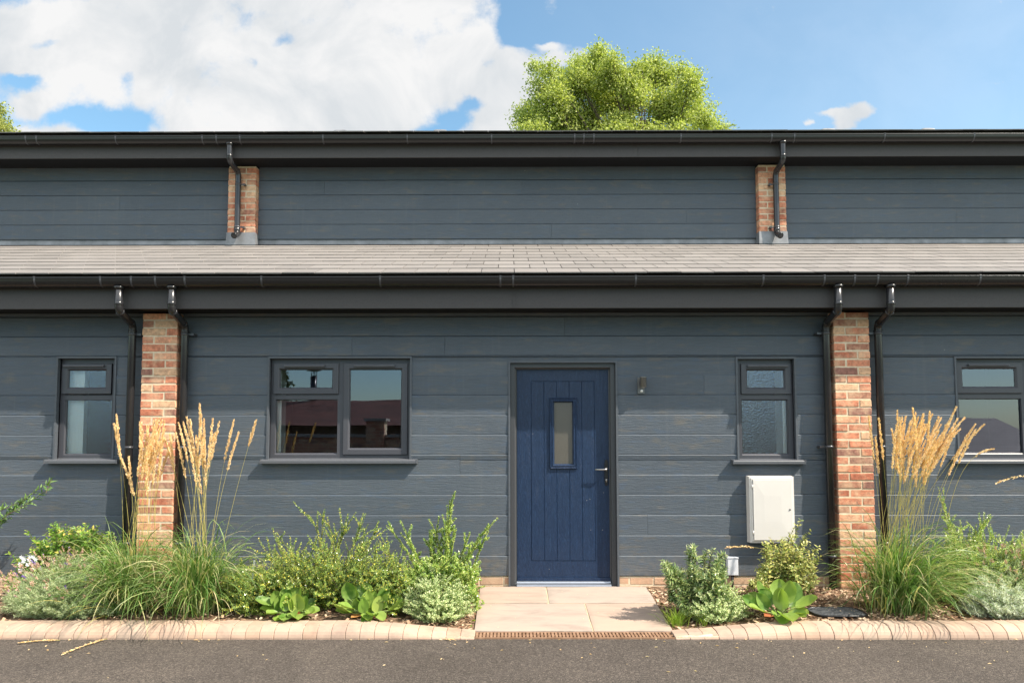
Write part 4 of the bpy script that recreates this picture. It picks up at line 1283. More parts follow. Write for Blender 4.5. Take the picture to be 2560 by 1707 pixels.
def blades(mb, base, nb, Hr, W, spread, e1=(-60, -10), e0=(62, 88), az=(0, 360), seg=9, bias=None, pwr=(1.2, 2.6)):
    """arching grass blades"""
    bx, by, bz = base
    r = np.abs(rng.normal(0, spread, nb)); a = rng.uniform(0, 2 * np.pi, nb)
    p = np.c_[bx + r * np.cos(a), by + r * np.sin(a) * .8, np.zeros(nb)]
    p[:, 2] = [bed(x, max(y, -1.05)) - .01 for x, y in p[:, :2]]
    A = np.where(rng.random(nb) < .6, a + rng.normal(0, .6, nb), rng.uniform(R(az[0]), R(az[1]), nb))
    if bias is not None: A = np.where(rng.random(nb) < bias[1], rng.normal(R(bias[0]), R(bias[2]), nb), A)
    L = rng.uniform(Hr[0], Hr[1], nb); E0 = R(1) * rng.uniform(e0[0], e0[1], nb); E1 = R(1) * rng.uniform(e1[0], e1[1], nb)
    h = np.c_[np.cos(A), np.sin(A), np.zeros(nb)]
    # keep blades out of the wall
    h[:, 1] = np.where(h[:, 1] > 0, h[:, 1] * .35, h[:, 1])
    sd = nrm(np.cross(h, np.array([[0, 0, 1.]])) + rng.normal(0, .35, (nb, 3)))
    pw = rng.uniform(*pwr, nb); tw = rng.normal(0, .5, nb)
    cur = p.copy(); V_ = []
    W = W * rng.uniform(.6, 1.25, nb)
    for k in range(seg + 1):
        t = k / seg; el = E0 + (E1 - E0) * t ** pw
        w2 = (W * min(1, .55 + t * 2) * (1 - t ** 2.2) ** .8 * .5 + .0002)[:, None]
        V_.append(cur - sd * w2); V_.append(cur + sd * w2)
        stp = (L / seg)[:, None]
        side = sd * (np.sin(tw * t)[:, None] * .35)
        cur = cur + (h * np.cos(el)[:, None] + np.array([[0, 0, 1]]) * np.sin(el)[:, None] + side) * stp
        cur[:, 1] = np.minimum(cur[:, 1], -.015)
        gz = np.array([ROAD_Z + .006 if y < -1.25 else bed(x, y) + .012 for x, y in cur[:, :2]])
        gz = np.where((cur[:, 1] < -1.04) & (cur[:, 1] > -1.27), KT + .008, gz)
        cur[:, 2] = np.maximum(cur[:, 2], gz)
    k = 2 * (seg + 1); Aa = np.stack(V_, 1).reshape(-1, 3); o = len(mb.v); mb.v.extend(Aa.tolist())
    for i in range(nb):
        q = o + i * k
        for j in range(seg): mb.f.append((q + 2 * j, q + 2 * j + 1, q + 2 * j + 3, q + 2 * j + 2))
    mb.m.extend([mb.cur] * nb * seg); mb.smooth.extend([True] * nb * seg)


def plume(parent, base, tip, headlen, bendv, dens=140, hw=.0130):
    """flower stem with a narrow feathery seed head"""
    base = np.array(base, float); tip = np.array(tip, float)
    mid = (base + tip) / 2 + np.array(bendv) + np.array([0, 0, .08])
    pts = path(base, mid, tip, 16)
    b = MB(); b.cur = 0; stem_tube(b, pts, .0019, .0009, 4)
    ln = np.r_[0, np.cumsum(np.linalg.norm(np.diff(pts, axis=0), axis=1))]; tot = ln[-1]
    s = tot - headlen + headlen * np.sort(rng.random(dens) ** .9) * 1.0
    p = np.c_[np.interp(s, ln, pts[:, 0]), np.interp(s, ln, pts[:, 1]), np.interp(s, ln, pts[:, 2])]
    e = np.c_[np.interp(np.minimum(s + .02, tot), ln, pts[:, 0]), np.interp(np.minimum(s + .02, tot), ln, pts[:, 1]), np.interp(np.minimum(s + .02, tot), ln, pts[:, 2])]
    T = nrm(pts[-1] - pts[-3] + np.zeros_like(p)) * .5 + nrm(e - p + 1e-6)
    q = (s - (tot - headlen)) / headlen
    prof = np.interp(q, [0, .12, .45, .8, 1], [.35, .9, 1, .6, .15]) * (1 + .35 * np.sin(q * 26 + rng.uniform(0, 6)))
    side = randv(dens)
    pos = p + side * (hw * prof * rng.uniform(.1, .75, dens))[:, None]
    d = nrm(T) + side * .35
    b.cur = 1; b.sm = False
    leaf_batch(b, pos, d, randv(dens), .020 * rng.uniform(.7, 1.3, dens), (.0084) * rng.uniform(.7, 1.3, dens), 'diamond', .2, 0)
    return b.build('flower_plume', [M['straw'], M['plume']], parent)


def grass_clump(label, bpx, Yb, tips, nblade, hr, spread, bias=None, extra_tips=0, box=None, group='feather reed grass clumps'):
    bx = PX(bpx, 1520, Yb); base = (bx, Yb, bed(bx, Yb))
    t = thing('feather_grass', base, label, 'ornamental grass', group)
    f = MB(); f.sm = True
    blades(f, (base[0], base[1] - .05, base[2]), int(nblade * .38), hr, .0090, spread, bias=bias, e0=(60, 89), e1=(-88, -20), pwr=(1.6, 3.2))
    blades(f, (base[0], base[1] - .06, base[2]), int(nblade * .50), (hr[0] * .8, hr[1] * .92), .0088, spread, bias=bias, e0=(42, 82), e1=(-85, -25), pwr=(1.1, 2.4))
    f.cur = 1; blades(f, base, int(nblade * .10), (.2, .6), .0060, spread * 1.2, e0=(15, 75), e1=(-70, 10)); f.cur = 0
    blades(f, base, int(nblade * .20), (hr[0] * .6, hr[1] * .72), .0070, spread * .9, e1=(20, 75), e0=(76, 90))
    f.build('foliage', [M['blade'], M['straw']], t)
    allt = list(tips)
    for k in range(extra_tips): allt.append((random.uniform(box[0], box[1]), random.uniform(box[2], box[3])))
    for (px, py, *r_) in allt:
        hl = r_[0] if r_ else random.uniform(.30, .42); bend_ = r_[1] if len(r_) > 1 else 0.0
        Y = Yb + random.uniform(-.12, .16); tp = P(px, py, Y)
        g0 = (bx + random.gauss(0, spread * .8), Yb + random.gauss(0, .05), base[2])
        dx = tp.x - g0[0]
        plume(t, g0, tp, hl, (-dx * .28 + bend_, 0, .06), dens=240)
    return t


def leafy_stem(mb, st, p0, p1, p2, leaf, r=.003, start=.1, n_=10):
    pts = path(p0, p1, p2, n_); stem_tube(st, pts, r, r * .4, 5); twig_leaves(mb, pts, start=start, **leaf)


def round_leaf(mb, base, d0, N, L, W, cup, curl):
    """one big cupped obovate leaf with a grid surface; d0 its direction, N the way its face looks"""
    d = Vector(d0).normalized(); s = d.cross(Vector(N)).normalized(); nn = s.cross(d).normalized()
    n_u, n_v = 9, 6; vs = []; fs = []; c = Vector(base); ph = random.uniform(0, 6)
    for i in range(n_u + 1):
        t = i / n_u
        wv = W * .5 * max(.05, (1 - abs(2 * (t ** .85) - 1) ** 2.3)) ** .55
        for j in range(n_v + 1):
            q = -1 + 2 * j / n_v
            rip = .022 * math.sin(q * 6 + t * 9 + ph) * W
            vs.append(c + s * (wv * q) + nn * (cup * wv * q * q + rip - .06 * W * (1 - abs(q)) ** 4))
        c = c + d * (L / n_u)
        rot = Matrix.Rotation(curl / n_u, 3, s); d = rot @ d; nn = rot @ nn
    for i in range(n_u):
        for j in range(n_v):
            a = i * (n_v + 1) + j; fs.append((a, a + 1, a + n_v + 2, a + n_v + 1))
    mb.sm = True; mb.add(vs, fs)


def bergenia(name_label, base_px, base_py, Yb, n_leaf, n_dead, rx, ry, hmax, L0, seed):
    rs = random.Random(seed)
    b0 = P(base_px, base_py, Yb); bz = bed(b0.x, Yb); base = (b0.x, Yb, bz)
    t = thing('bergenia', base, name_label, 'leafy plant', 'large-leaved plants at the front of the beds')
    f = MB(); st = MB()
    for k in range(n_leaf + n_dead):
        dead = k >= n_leaf; f.cur = 1 if dead else 0
        a = k * 2.399 + rs.uniform(-.3, .3); q = math.sqrt((k % n_leaf + .5) / n_leaf)
        front = math.sin(a) < -.15
        ox, oy = math.cos(a) * q * rx * .62, math.sin(a) * q * ry * .6
        if dead: el = rs.uniform(-20, 5); zz = .02
        elif front and q > .55: el = rs.uniform(-22, 22); zz = rs.uniform(.02, .06)
        elif front: el = rs.uniform(70, 100); zz = rs.uniform(.03, .07); a = -a + rs.uniform(-.4, .4)
        else: el = rs.uniform(42, 80); zz = hmax * rs.uniform(.25, .62)
        if q > .8 and abs(math.cos(a)) > .6: el = rs.uniform(5, 45); zz = rs.uniform(.03, .10)
        L = L0 * rs.uniform(.78, 1.12) * (.7 if dead else 1); W = L * rs.uniform(.68, .86)
        h = Vector((math.cos(a), math.sin(a), 0)); sb = Vector(base) + Vector((ox, oy, zz))
        st.sm = True; st.tube([Vector(base), (Vector(base) + sb) / 2 + Vector((0, 0, .01)), sb + h * .01], [.006, .005, .004], 6)
        d0 = h * math.cos(R(el)) + Vector((0, 0, math.sin(R(el))))
        N = Vector((rs.uniform(-.45, .55), rs.uniform(-1.0, -.5), rs.uniform(.3, .8)))
        if front and q > .55 or dead: N = Vector((rs.uniform(-.3, .3), rs.uniform(-.5, 0), 1))
        round_leaf(f, sb, d0, N, L, W, rs.uniform(.15, .5), R(rs.uniform(-12, 35)))
    st.build('stem', M['greenstem'], t); f.build('foliage', [M['bergenia'], M['deadleaf']], t)
    return t


def mound(name, label, cat, cpx, cpy, Yc, rx, ry, rz, n_, leaf, mat, droop=.5, group=None):
    """low dense mound of short leafy shoots"""
    c = P(cpx, cpy, Yc); z0 = bed(c.x, Yc); base = (c.x, Yc, z0)
    t = thing(name, base, label, cat, group); f = MB(); st = MB()
    for i in range(n_):
        a = random.uniform(0, 6.283); q = math.sqrt(random.random()); hgt = math.sqrt(max(0, 1 - q * q))
        e = np.array([c.x + math.cos(a) * q * rx, Yc + math.sin(a) * q * ry, z0 + rz * hgt * random.uniform(.35, 1.0) * (1 + .32 * math.sin(a * 2.3 + cpx) * math.sin(q * 5 + a)) + (.05 * random.random() ** 4) + .01])
        e[1] = min(e[1], -.03)
        o_ = np.array([c.x + (e[0] - c.x) * .55 + random.gauss(0, .02), Yc + (e[1] - Yc) * .55, max(z0 - .01, e[2] - .10)])
        tb = path(o_, (o_ + e) / 2 + np.array([0, 0, .03]), e, 5); stem_tube(st, tb, .0016, .0008, 3); twig_leaves(f, tb, **leaf)
    st.build('stem', M['stem'], t); f.build('foliage', M[mat], t); return t


# ---------------------------------------------------------------- trees
def big_tree(name, label, blobs, Yc, trunk, leafm, nleaf, lsize, sprays=True):
    """blobs: (px, py, r_px) of leaf masses at depth Yc; limbs run to each"""
    sc = F / (Yc + 6.6)
    tx, tz = trunk
    t = thing(name, (tx, Yc, -.19), label, 'tree', None)
    cr = MB(); tr = MB()
    hub = np.array([tx, Yc, tz]); stem_tube(tr, path((tx, Yc, -.3), (tx + .15, Yc, tz * .5), hub, 8), .34, .2, 12)
    tot = sum(b_[2] ** 2 for b_ in blobs)
    for (px, py, rp) in blobs:
        r = rp / sc; dy = random.uniform(-1.3, 1.3) * (1 if len(blobs) > 6 else .3)
        c = np.array(P(px, py, Yc + dy)); n_ = int(nleaf * rp * rp / tot)
        lm = path(hub + rng.normal(0, .05, 3), hub + (c - hub) * np.array([.25, .25, .55]), c, 9); stem_tube(tr, lm, .055, .010, 6)
        nt_ = max(6, n_ // 55)
        for k in range(nt_):
            v_ = randv(1)[0]; q = random.random() ** .45
            e = c + v_ * r * q * np.array([1, .9, 1]) * random.uniform(.75, 1.12)
            s_ = lm[random.randint(4, 8)]
            tb = path(s_, (s_ + e) / 2 + np.array([0, 0, .12]), e, 5)
            if k % 5 == 0: stem_tube(tr, tb, .012, .004, 3)
            m = 55; cc = e + rng.normal(0, 1, (m, 3)) * np.array([.15, .15, .11]) * (lsize / .09)
            d = nrm(rng.normal(0, 1, (m, 3)) + nrm((e - c)[None, :]) * .6 + np.array([[0, 0, -.25]]))
            up = rng.normal(0, .6, (m, 3)) + np.array([[.3, -.4, .8]])
            leaf_batch(cr, cc, d, up, lsize * rng.uniform(.6, 1.25, m), lsize * .62 * rng.uniform(.7, 1.2, m), 'diamond', .2, .2)
    tr.build('trunk', M['bark'], t); cr.build('crown', M[leafm], t); return t


blobs = [(1560, 205, 28), (1592, 222, 30), (1575, 250, 40), (1545, 215, 30), (1500, 135, 30), (1475, 175, 48), (1525, 185, 42), (1440, 190, 34), (1530, 150, 22), (1395, 205, 40), (1370, 180, 20), (1445, 160, 16), (1352, 215, 22), (1342, 170, 9), (1375, 255, 50), (1450, 250, 55),
         (1520, 250, 50), (1575, 215, 32), (1560, 260, 36), (1620, 195, 42), (1640, 160, 24), (1605, 160, 14), (1665, 200, 40), (1698, 175, 20), (1725, 215, 32), (1710, 250, 40), (1735, 190, 10), (1655, 262, 42), (1690, 300, 50),
         (1320, 275, 26), (1307, 300, 24), (1350, 310, 36), (1410, 310, 50), (1480, 310, 50), (1550, 315, 42), (1630, 325, 40), (1745, 285, 34), (1765, 300, 26), (1782, 318, 22), (1805, 330, 20), (1600, 240, 22), (1490, 215, 30),
         (1330, 345, 40), (1420, 370, 70), (1540, 380, 80), (1660, 375, 70), (1760, 365, 50), (1500, 440, 90), (1640, 440, 80)]
big_tree('tree', 'large leafy yellow-green tree rising behind the roof into the blue sky', blobs, 14.0, (4.2, 6.0), 'treeleaf', 105000, .088)
big_tree('young_tree', 'thin pale tree top showing over the roof at the edge of the picture', [(3, 300, 14), (10, 322, 16), (-4, 275, 8), (-22, 310, 26), (12, 345, 22), (0, 370, 30)], 12.0, (P(0, 400, 12).x, 7.0), 'coniferleaf', 1500, .075)

# ---------------------------------------------------------------- grass clumps
TA = [(285, 1061), (291, 1038), (304, 1147), (322, 1144), (350, 1058), (358, 1078), (372, 1062), (384, 1053), (392, 1050), (399, 1046), (404, 1052), (412, 1075), (366, 1120), (433, 1092)]
grass_clump('tall grass clump with straw-coloured plumes in front of the brick pillar beside the lavender', 335, -.72, TA, 820, (.52, .98), .10, bias=(250, .15, 50), extra_tips=12, box=(335, 412, 1050, 1110))
TB = [(447, 1059), (440, 1084), (458, 1056), (467, 1045), (499, 1012), (503, 1036), (476, 1050), (510, 1050), (532, 1049), (548, 1056), (584, 1052), (596, 1083), (640, 1052, .22, .1), (412, 1096, .3, -.12), (425, 1086, .3, -.14), (490, 1090), (484, 1120), (536, 1085), (470, 1100)]
grass_clump('tall grass clump with spread straw-coloured plumes just right of the pillar by the wide window', 495, -.74, TB, 860, (.54, 1.02), .10, bias=(300, .3, 55), extra_tips=3, box=(445, 520, 1060, 1110))
TC = [(2172, 1043), (2197, 1047), (2189, 1095), (2243, 1029), (2249, 1045), (2282, 1021), (2289, 1033), (2295, 1045), (2307, 1037), (2325, 1029), (2330, 1037), (2352, 1046), (2346, 1078), (2390, 1020), (2394, 1047), (2410, 1045), (2437, 1062), (2459, 1062), (2439, 1074), (2262, 1060), (2312, 1062), (2372, 1060), (2385, 1075), (2400, 1072), (2230, 1075), (2300, 1090), (2360, 1095)]
grass_clump('dense tall grass clump with many golden plumes leaning in front of the window beside the brick pillar', 2240, -.70, TC, 1000, (.56, 1.06), .13, bias=(320, .42, 45), extra_tips=34, box=(2235, 2425, 1035, 1110))

# single drooping plumes
def lone_plume(label, pts, Y, hl):
    t = thing('grass_seedhead', tuple(P(*pts[0], Y)), label, 'seed head', None)
    a, m_, e = [P(x, y, Y) for x, y in pts]
    base = np.array(a); tip = np.array(e); b = np.array(m_)
    plume(t, base, tip, hl, tuple(b - (base + tip) / 2 - np.array([0, 0, .08])), 90, .011)
    return t


lone_plume('arching straw seed head hanging out beyond the golden plumes below the window sill', [(2370, 1290), (2400, 1130), (2482, 1122)], -.60, .17)
lone_plume('drooping seed head reaching in from the edge of the picture under the window', [(2750, 1330), (2640, 1140), (2492, 1207)], -.8, .32)
lone_plume('bent dry seed head poking out over the white service box', [(2070, 1465), (1950, 1350), (1816, 1368)], -.45, .24)

# seed heads lying on the asphalt and kerb
def lying(label, a, c, hl, name='fallen_seedhead'):
    p0, p1 = [Vector((P(x, y, 0) - CAM)) for x, y in (a, c)]
    def g(v_): return CAM + v_ * ((ROAD_Z + .010 - CAM.z) / v_.z)
    q0, q1 = g(p0), g(p1); t = thing(name, tuple(q0), label, 'seed head', None)
    b = MB(); d = q1 - q0; L = d.length; s = d.cross(Vector((0, 0, 1))).normalized()
    pts = [q0 + d * k / 8 + s * (.02 * math.sin(k / 8 * 3.1)) + Vector((0, 0, .002)) for k in range(9)]
    b.cur = 0; stem_tube(b, pts, .002, .001, 4)
    n_ = 150; q = rng.random(n_) * hl; pp = np.array([q1 - d * x + s * (.02 * math.sin((1 - x) * 3.1)) for x in q])
    b.cur = 1; b.sm = False
    leaf_batch(b, pp + rng.normal(0, .0045, (n_, 3)) * np.array([1, 1, .4]) + np.array([0, 0, .004]), np.array(d / L) + rng.normal(0, .35, (n_, 3)) * np.array([1, 1, .2]), np.array([[0, 0, 1.]]) + rng.normal(0, .3, (n_, 3)), .017, .007, 'diamond', .2, 0)
    b.build('spikelets', [M['straw'], M['plume']], t)


lying('long pale seed head lying on the asphalt in front of the kerb', (268, 1596), (156, 1636), .95)
lying('thin pale seed head lying along the foot of the kerb under the lavender', (150, 1600), (48, 1607), .9)

# ---------------------------------------------------------------- shrubs of the left bed
SL = dict(L=.0195, W=.0135, step=.0085, spread=.85, jitter=.35, rows=2)
def bs(px, py, Y):
    x = PX(px, py, Y); return (x, Y, bed(x, Y))
# honeysuckle-like shoot at the far left
t = thing('leafy_shoot', bs(-60, 1450, -.35), 'leafy shoot with pointed leaves slanting in below the narrow frosted window', 'plant')
f = MB(); st = MB(); VL = dict(L=.070, W=.026, step=.026, spread=.6, jitter=.25, rows=2, shape='lance', taper=.45, droop=.25)
for a, m_, e in (((-120, 1500), (-40, 1300), (132, 1200)), ((-120, 1500), (-60, 1330), (60, 1255)), ((-140, 1500), (-60, 1350), (30, 1290)), ((20, 1285), (70, 1262), (128, 1215)), ((-40, 1290), (30, 1270), (70, 1238)), ((115, 1232), (120, 1215), (130, 1193))):
    leafy_stem(f, st, P(*a, -.30), P(*m_, -.30), P(*e, -.26), VL, .0035, .12)
st.build('stem', M['stem'], t); f.build('foliage', M['vineleaf'], t)

# broad-leaved green shrub
env_shrub('green_shrub', 'bright green shrub with oval leaves behind the lavender under the narrow window', 'shrub', bs(200, 1500, -.35),
          [(70, 1345), (110, 1322), (150, 1312), (200, 1306), (240, 1318), (290, 1335), (310, 1350)], (-.66, -.16), 120,
          dict(L=.056, W=.026, step=.020, spread=.95, jitter=.25, shape='oval', droop=.2), ['hypericum'], bottom=1460, twigs=3, tw_len=.10,
          extra=[(18, 1382, -.5), (30, 1400, -.5), (66, 1325, -.4), (148, 1306, -.3), (215, 1304, -.3), (245, 1312, -.3), (55, 1440, -.6), (10, 1470, -.6), (5, 1450, -.5), (-20, 1440, -.5)])
# white flowers
t = thing('white_flower', bs(70, 1500, -.55), 'low plant with white petals among green leaves at the far end of the bed', 'flower')
f = MB(); st = MB(); GL = dict(L=.035, W=.018, step=.02, spread=.9, jitter=.3, shape='oval')
for px, py in ((45, 1395), (60, 1405), (75, 1400), (88, 1395), (52, 1420), (72, 1415), (90, 1410), (30, 1425), (68, 1430)):
    e = np.array(P(px, py, -.58)); a = np.array(bs(px + random.uniform(-10, 25), 1500, -.55)); leafy_stem(f, st, a, (a + e) / 2 + np.array([0, 0, .03]), e, GL, .002, .4)
st.build('stem', M['greenstem'], t); f.build('foliage', M['hypericum'], t)
for px, py in ((55, 1392), (62, 1396), (74, 1398), (84, 1391), (51, 1409), (70, 1410), (78, 1406), (90, 1397), (52, 1424), (68, 1433), (86, 1421), (76, 1390), (60, 1402)):
    f = MB(); c = np.array(P(px, py, -.61)); n_ = 6; a = np.arange(n_) * 6.283 / n_ + random.uniform(0, 1)
    leaf_batch(f, np.repeat([c], n_, 0), np.c_[np.cos(a), np.full(n_, -.4), np.sin(a)], np.array([[0, -1., .3]]) + np.zeros((n_, 3)), .022, .013, 'oval', .1, .1)
    f.build('blossom', M['petal'], t)


def lavender(label, cpx, cpy, Yc, rx, ry, rz, n_, mat, nf, group='lavender bushes', lean=None, purple=.12, fl=(.05, .16)):
    t = mound('lavender', label, 'lavender', cpx, cpy, Yc, rx, ry, rz, n_, dict(L=.034, W=.0050, step=.0075, spread=.8, jitter=.35, rows=3, droop=.1, fold=.1), mat, group=group)
    c = P(cpx, cpy, Yc); z0 = bed(c.x, Yc); f = MB()
    for i in range(nf):
        a = random.uniform(0, 6.283); q = math.sqrt(random.random()) * .95; hh = math.sqrt(1 - q * q)
        o_ = np.array([c.x + math.cos(a) * q * rx, Yc + math.sin(a) * q * ry, z0 + rz * hh * .8 + .02])
        d = np.array([math.cos(a) * q * 1.1, math.sin(a) * q * .9, .55 + hh * .7]) + rng.normal(0, .25, 3)
        if lean: d += np.array(lean)
        d /= np.linalg.norm(d); L = random.uniform(*fl); e = o_ + d * L
        if e[1] > -.03: continue
        f.cur = 0; stem_tube(f, path(o_, (o_ + e) / 2, e, 3), .0011, .0009, 3)
        m = 16; s = rng.random(m); f.cur = 2 if random.random() < purple else 1
        pp = e + d * (s * .036)[:, None] + rng.normal(0, .0035, (m, 3))
        f.sm = False; leaf_batch(f, pp, d + randv(m) * .6, randv(m), .0125, .0078, 'diamond', .2, 0)
    o = f.build('flower_spikes', [M['lavender'], M['lavflower'], M['purple']], t); o['kind'] = 'stuff'
    return t


lavender('large grey-green lavender bush with faded pinkish flower spikes by the first kerb stones', 165, 1530, -.84, .52, .26, .40, 900, 'lavender', 190, lean=(-.45, -.1, .1))
for i, (px, py) in enumerate(((28, 1408), (100, 1402), (16, 1440), (72, 1388), (124, 1368), (222, 1322), (196, 1392), (178, 1434))):
    pass
# wide small-leaved shrub
env_shrub('wide_shrub', 'wide dense shrub with tiny glossy leaves between the grass clump and the upright shrub', 'shrub', bs(800, 1500, -.45),
          [(600, 1430), (650, 1405), (700, 1365), (745, 1375), (800, 1325), (850, 1325), (900, 1355), (935, 1335), (985, 1370), (1040, 1430)], (-.98, -.20), 290, SL, ['lonicera'], bottom=1545, twigs=6, tw_len=.16, lift=.28, spreadbase=.22, pw=1.15, start=.25,
          extra=[(680, 1318, -.4), (690, 1330, -.4), (810, 1278, -.4), (818, 1292, -.4), (770, 1285, -.4, .7), (890, 1280, -.35), (915, 1282, -.35), (875, 1300, -.35), (947, 1302, -.35), (945, 1325, -.35), (920, 1310, -.3), (850, 1320, -.3), (660, 1380, -.5), (645, 1345, -.5)])
env_shrub('low_shrub', 'low spreading small-leaved shrub filling the gap behind the plant label', 'shrub', bs(625, 1520, -.6),
          [(560, 1440), (600, 1420), (640, 1425), (690, 1440)], (-.98, -.30), 130, SL, ['lonicera'], bottom=1560, twigs=5, tw_len=.13, spreadbase=.18, pw=1.0, start=.25)
env_shrub('upright_shrub', 'fresh green shrub with stiff upright leafy shoots left of the blue door', 'shrub', bs(1100, 1480, -.5),
          [(1010, 1440), (1050, 1410), (1090, 1380), (1130, 1385), (1170, 1405), (1195, 1440)], (-.85, -.25), 150, dict(L=.0215, W=.0150, step=.0066, spread=.9, jitter=.3, rows=3), ['cotoneaster'], bottom=1500, twigs=5, tw_len=.10, lift=.6,
          extra=[(1124, 1250, -.45), (1118, 1262, -.45), (1105, 1285, -.45), (1130, 1275, -.45), (1122, 1300, -.45), (1098, 1290, -.45), (1072, 1296, -.45), (1075, 1330, -.45), (1070, 1350, -.45), (1000, 1300, -.45), (965, 1312, -.45), (1000, 1330, -.45), (1245, 1294, -.5), (1225, 1315, -.5), (1200, 1335, -.5), (1190, 1360, -.5), (1200, 1400, -.55), (1190, 1450, -.55), (1185, 1410, -.5), (1205, 1450, -.5), (1175, 1330, -.5), (1140, 1320, -.45), (1150, 1400, -.6), (1130, 1420, -.6)])
# low grey mound
GM = dict(L=.021, W=.014, step=.0085, spread=.9, jitter=.35, rows=2, droop=.1)
mound('variegated_mound', 'pale grey-green mound of tiny leaves beside the path to the door', 'ground cover plant', 1092, 1540, -.82, .32, .26, .36, 520, GM, 'greymound', group='pale small-leaved mounds')
# seedling by the path
t = thing('seedling', bs(1185, 1560, -.9), 'small light green seedling at the left edge of the stone path', 'plant'); f = MB(); st = MB()
for px, py, Y in ((1195, 1478, -.45), (1208, 1500, -.5), (1190, 1495, -.55), (1200, 1512, -.6), (1180, 1490, -.5), (1183, 1555, -.85), (1192, 1562, -.9), (1176, 1568, -.95), (1186, 1580, -1.0)):
    e = np.array(P(px, py, Y)); a = np.array((e[0] - .02, Y, bed(e[0], Y))); leafy_stem(f, st, a, (a + e) / 2, e, dict(L=.036, W=.024, step=.018, spread=.9, shape='oval', rows=2), .002, .3, 4)
st.build('stem', M['greenstem'], t); f.build('foliage', M['tuft'], t)
# bergenias: (azimuth, elevation, length, width, offset, height)
bergenia('large round-leaved plant with dark green leaves, the one beside the plant label', 722, 1540, -.93, 25, 2, .24, .14, .22, .138, 3)
bergenia('large round-leaved plant with yellow and red edges next to the pale mound', 920, 1545, -.93, 30, 5, .29, .15, .26, .140, 8)

# ---------------------------------------------------------------- right bed
env_shrub('narrow_leaved_shrub', 'dark green shrub with narrow drooping leaves at the right edge of the path', 'shrub', bs(1762, 1510, -.78),
          [(1668, 1435), (1700, 1415), (1725, 1400), (1745, 1420), (1770, 1398), (1800, 1405), (1815, 1430)], (-.98, -.62), 38,
          dict(L=.060, W=.0145, step=.0100, spread=.8, jitter=.25, rows=3, shape='lance', droop=.35), ['hebe'], bottom=1490, twigs=3, tw_len=.09, lift=.6,
          extra=[(1655, 1402, -.98), (1728, 1366, -.8), (1768, 1374, -.75), (1785, 1372, -.75), (1800, 1385, -.75), (1812, 1425, -.75), (1668, 1440, -.95), (1690, 1460, -.95), (1680, 1420, -.9), (1660, 1425, -1.0), (1664, 1412, -.9)])
mound('variegated_mound', 'pale grey-green mound of tiny leaves under the dark narrow-leaved shrub', 'ground cover plant', 1790, 1545, -.86, .30, .22, .29, 480, GM, 'greymound', group='pale small-leaved mounds')
env_shrub('yellow_shrub', 'shrub with yellow-edged leaves in front of the white meter cabinet', 'shrub', bs(1950, 1500, -.50),
          [(1895, 1400), (1915, 1350), (1940, 1345), (1970, 1355), (2000, 1330), (2030, 1350), (2040, 1400)], (-.70, -.38), 55,
          dict(L=.044, W=.021, step=.016, spread=.95, jitter=.25, rows=2, shape='oval', droop=.3), ['varieg'], bottom=1465, twigs=3, tw_len=.09, lift=.65,
          extra=[(2003, 1298, -.5), (1990, 1310, -.5), (2028, 1325, -.5), (1925, 1342, -.5), (1905, 1370, -.5), (1962, 1345, -.5), (2040, 1370, -.5), (2030, 1400, -.5), (2024, 1425, -.5), (1900, 1438, -.55)])
bergenia('large round-leaved plant with broad glossy leaves in front of the yellow-edged shrub', 1945, 1560, -.92, 18, 3, .26, .17, .20, .178, 5)
t = thing('grass_tuft', bs(1690, 1560, -.92), 'small lime green grass tuft at the corner of path and kerb', 'grass'); f = MB()
blades(f, bs(1690, 1560, -.93), 190, (.09, .22), .0035, .05, e1=(-30, 50), e0=(45, 88), seg=5); blades(f, bs(1760, 1575, -1.0), 50, (.06, .14), .003, .03, e1=(-10, 60), seg=4); f.build('foliage', M['tuft'], t)
# right hand shrub and lavender
env_shrub('sprawling_shrub', 'sprawling small-leaved shrub behind the golden grass below the sill', 'shrub', bs(2430, 1480, -.40),
          [(2330, 1390), (2380, 1310), (2420, 1330), (2470, 1320), (2520, 1350), (2600, 1340), (2680, 1360)], (-.72, -.2), 260, SL, ['cotoneaster'], bottom=1500, twigs=5, tw_len=.13, lift=.5,
          extra=[(2345, 1215, -.4), (2346, 1240, -.4), (2350, 1270, -.4), (2478, 1285, -.4), (2465, 1300, -.4), (2440, 1310, -.4), (2524, 1312, -.4), (2490, 1330, -.4), (2560, 1345, -.4), (2400, 1300, -.4)])
lavender('broad lavender bush with brown faded flower spikes behind the silvery plant', 2520, 1500, -.62, .44, .26, .42, 520, 'lavender', 150, purple=.04)
mound('silvery_plant', 'silvery white-leaved plant by the kerb at the end of the bed', 'plant', 2500, 1540, -.88, .32, .20, .26, 330, dict(L=.040, W=.0065, step=.008, spread=.85, jitter=.35, rows=3, droop=.1, fold=.1), 'silver')

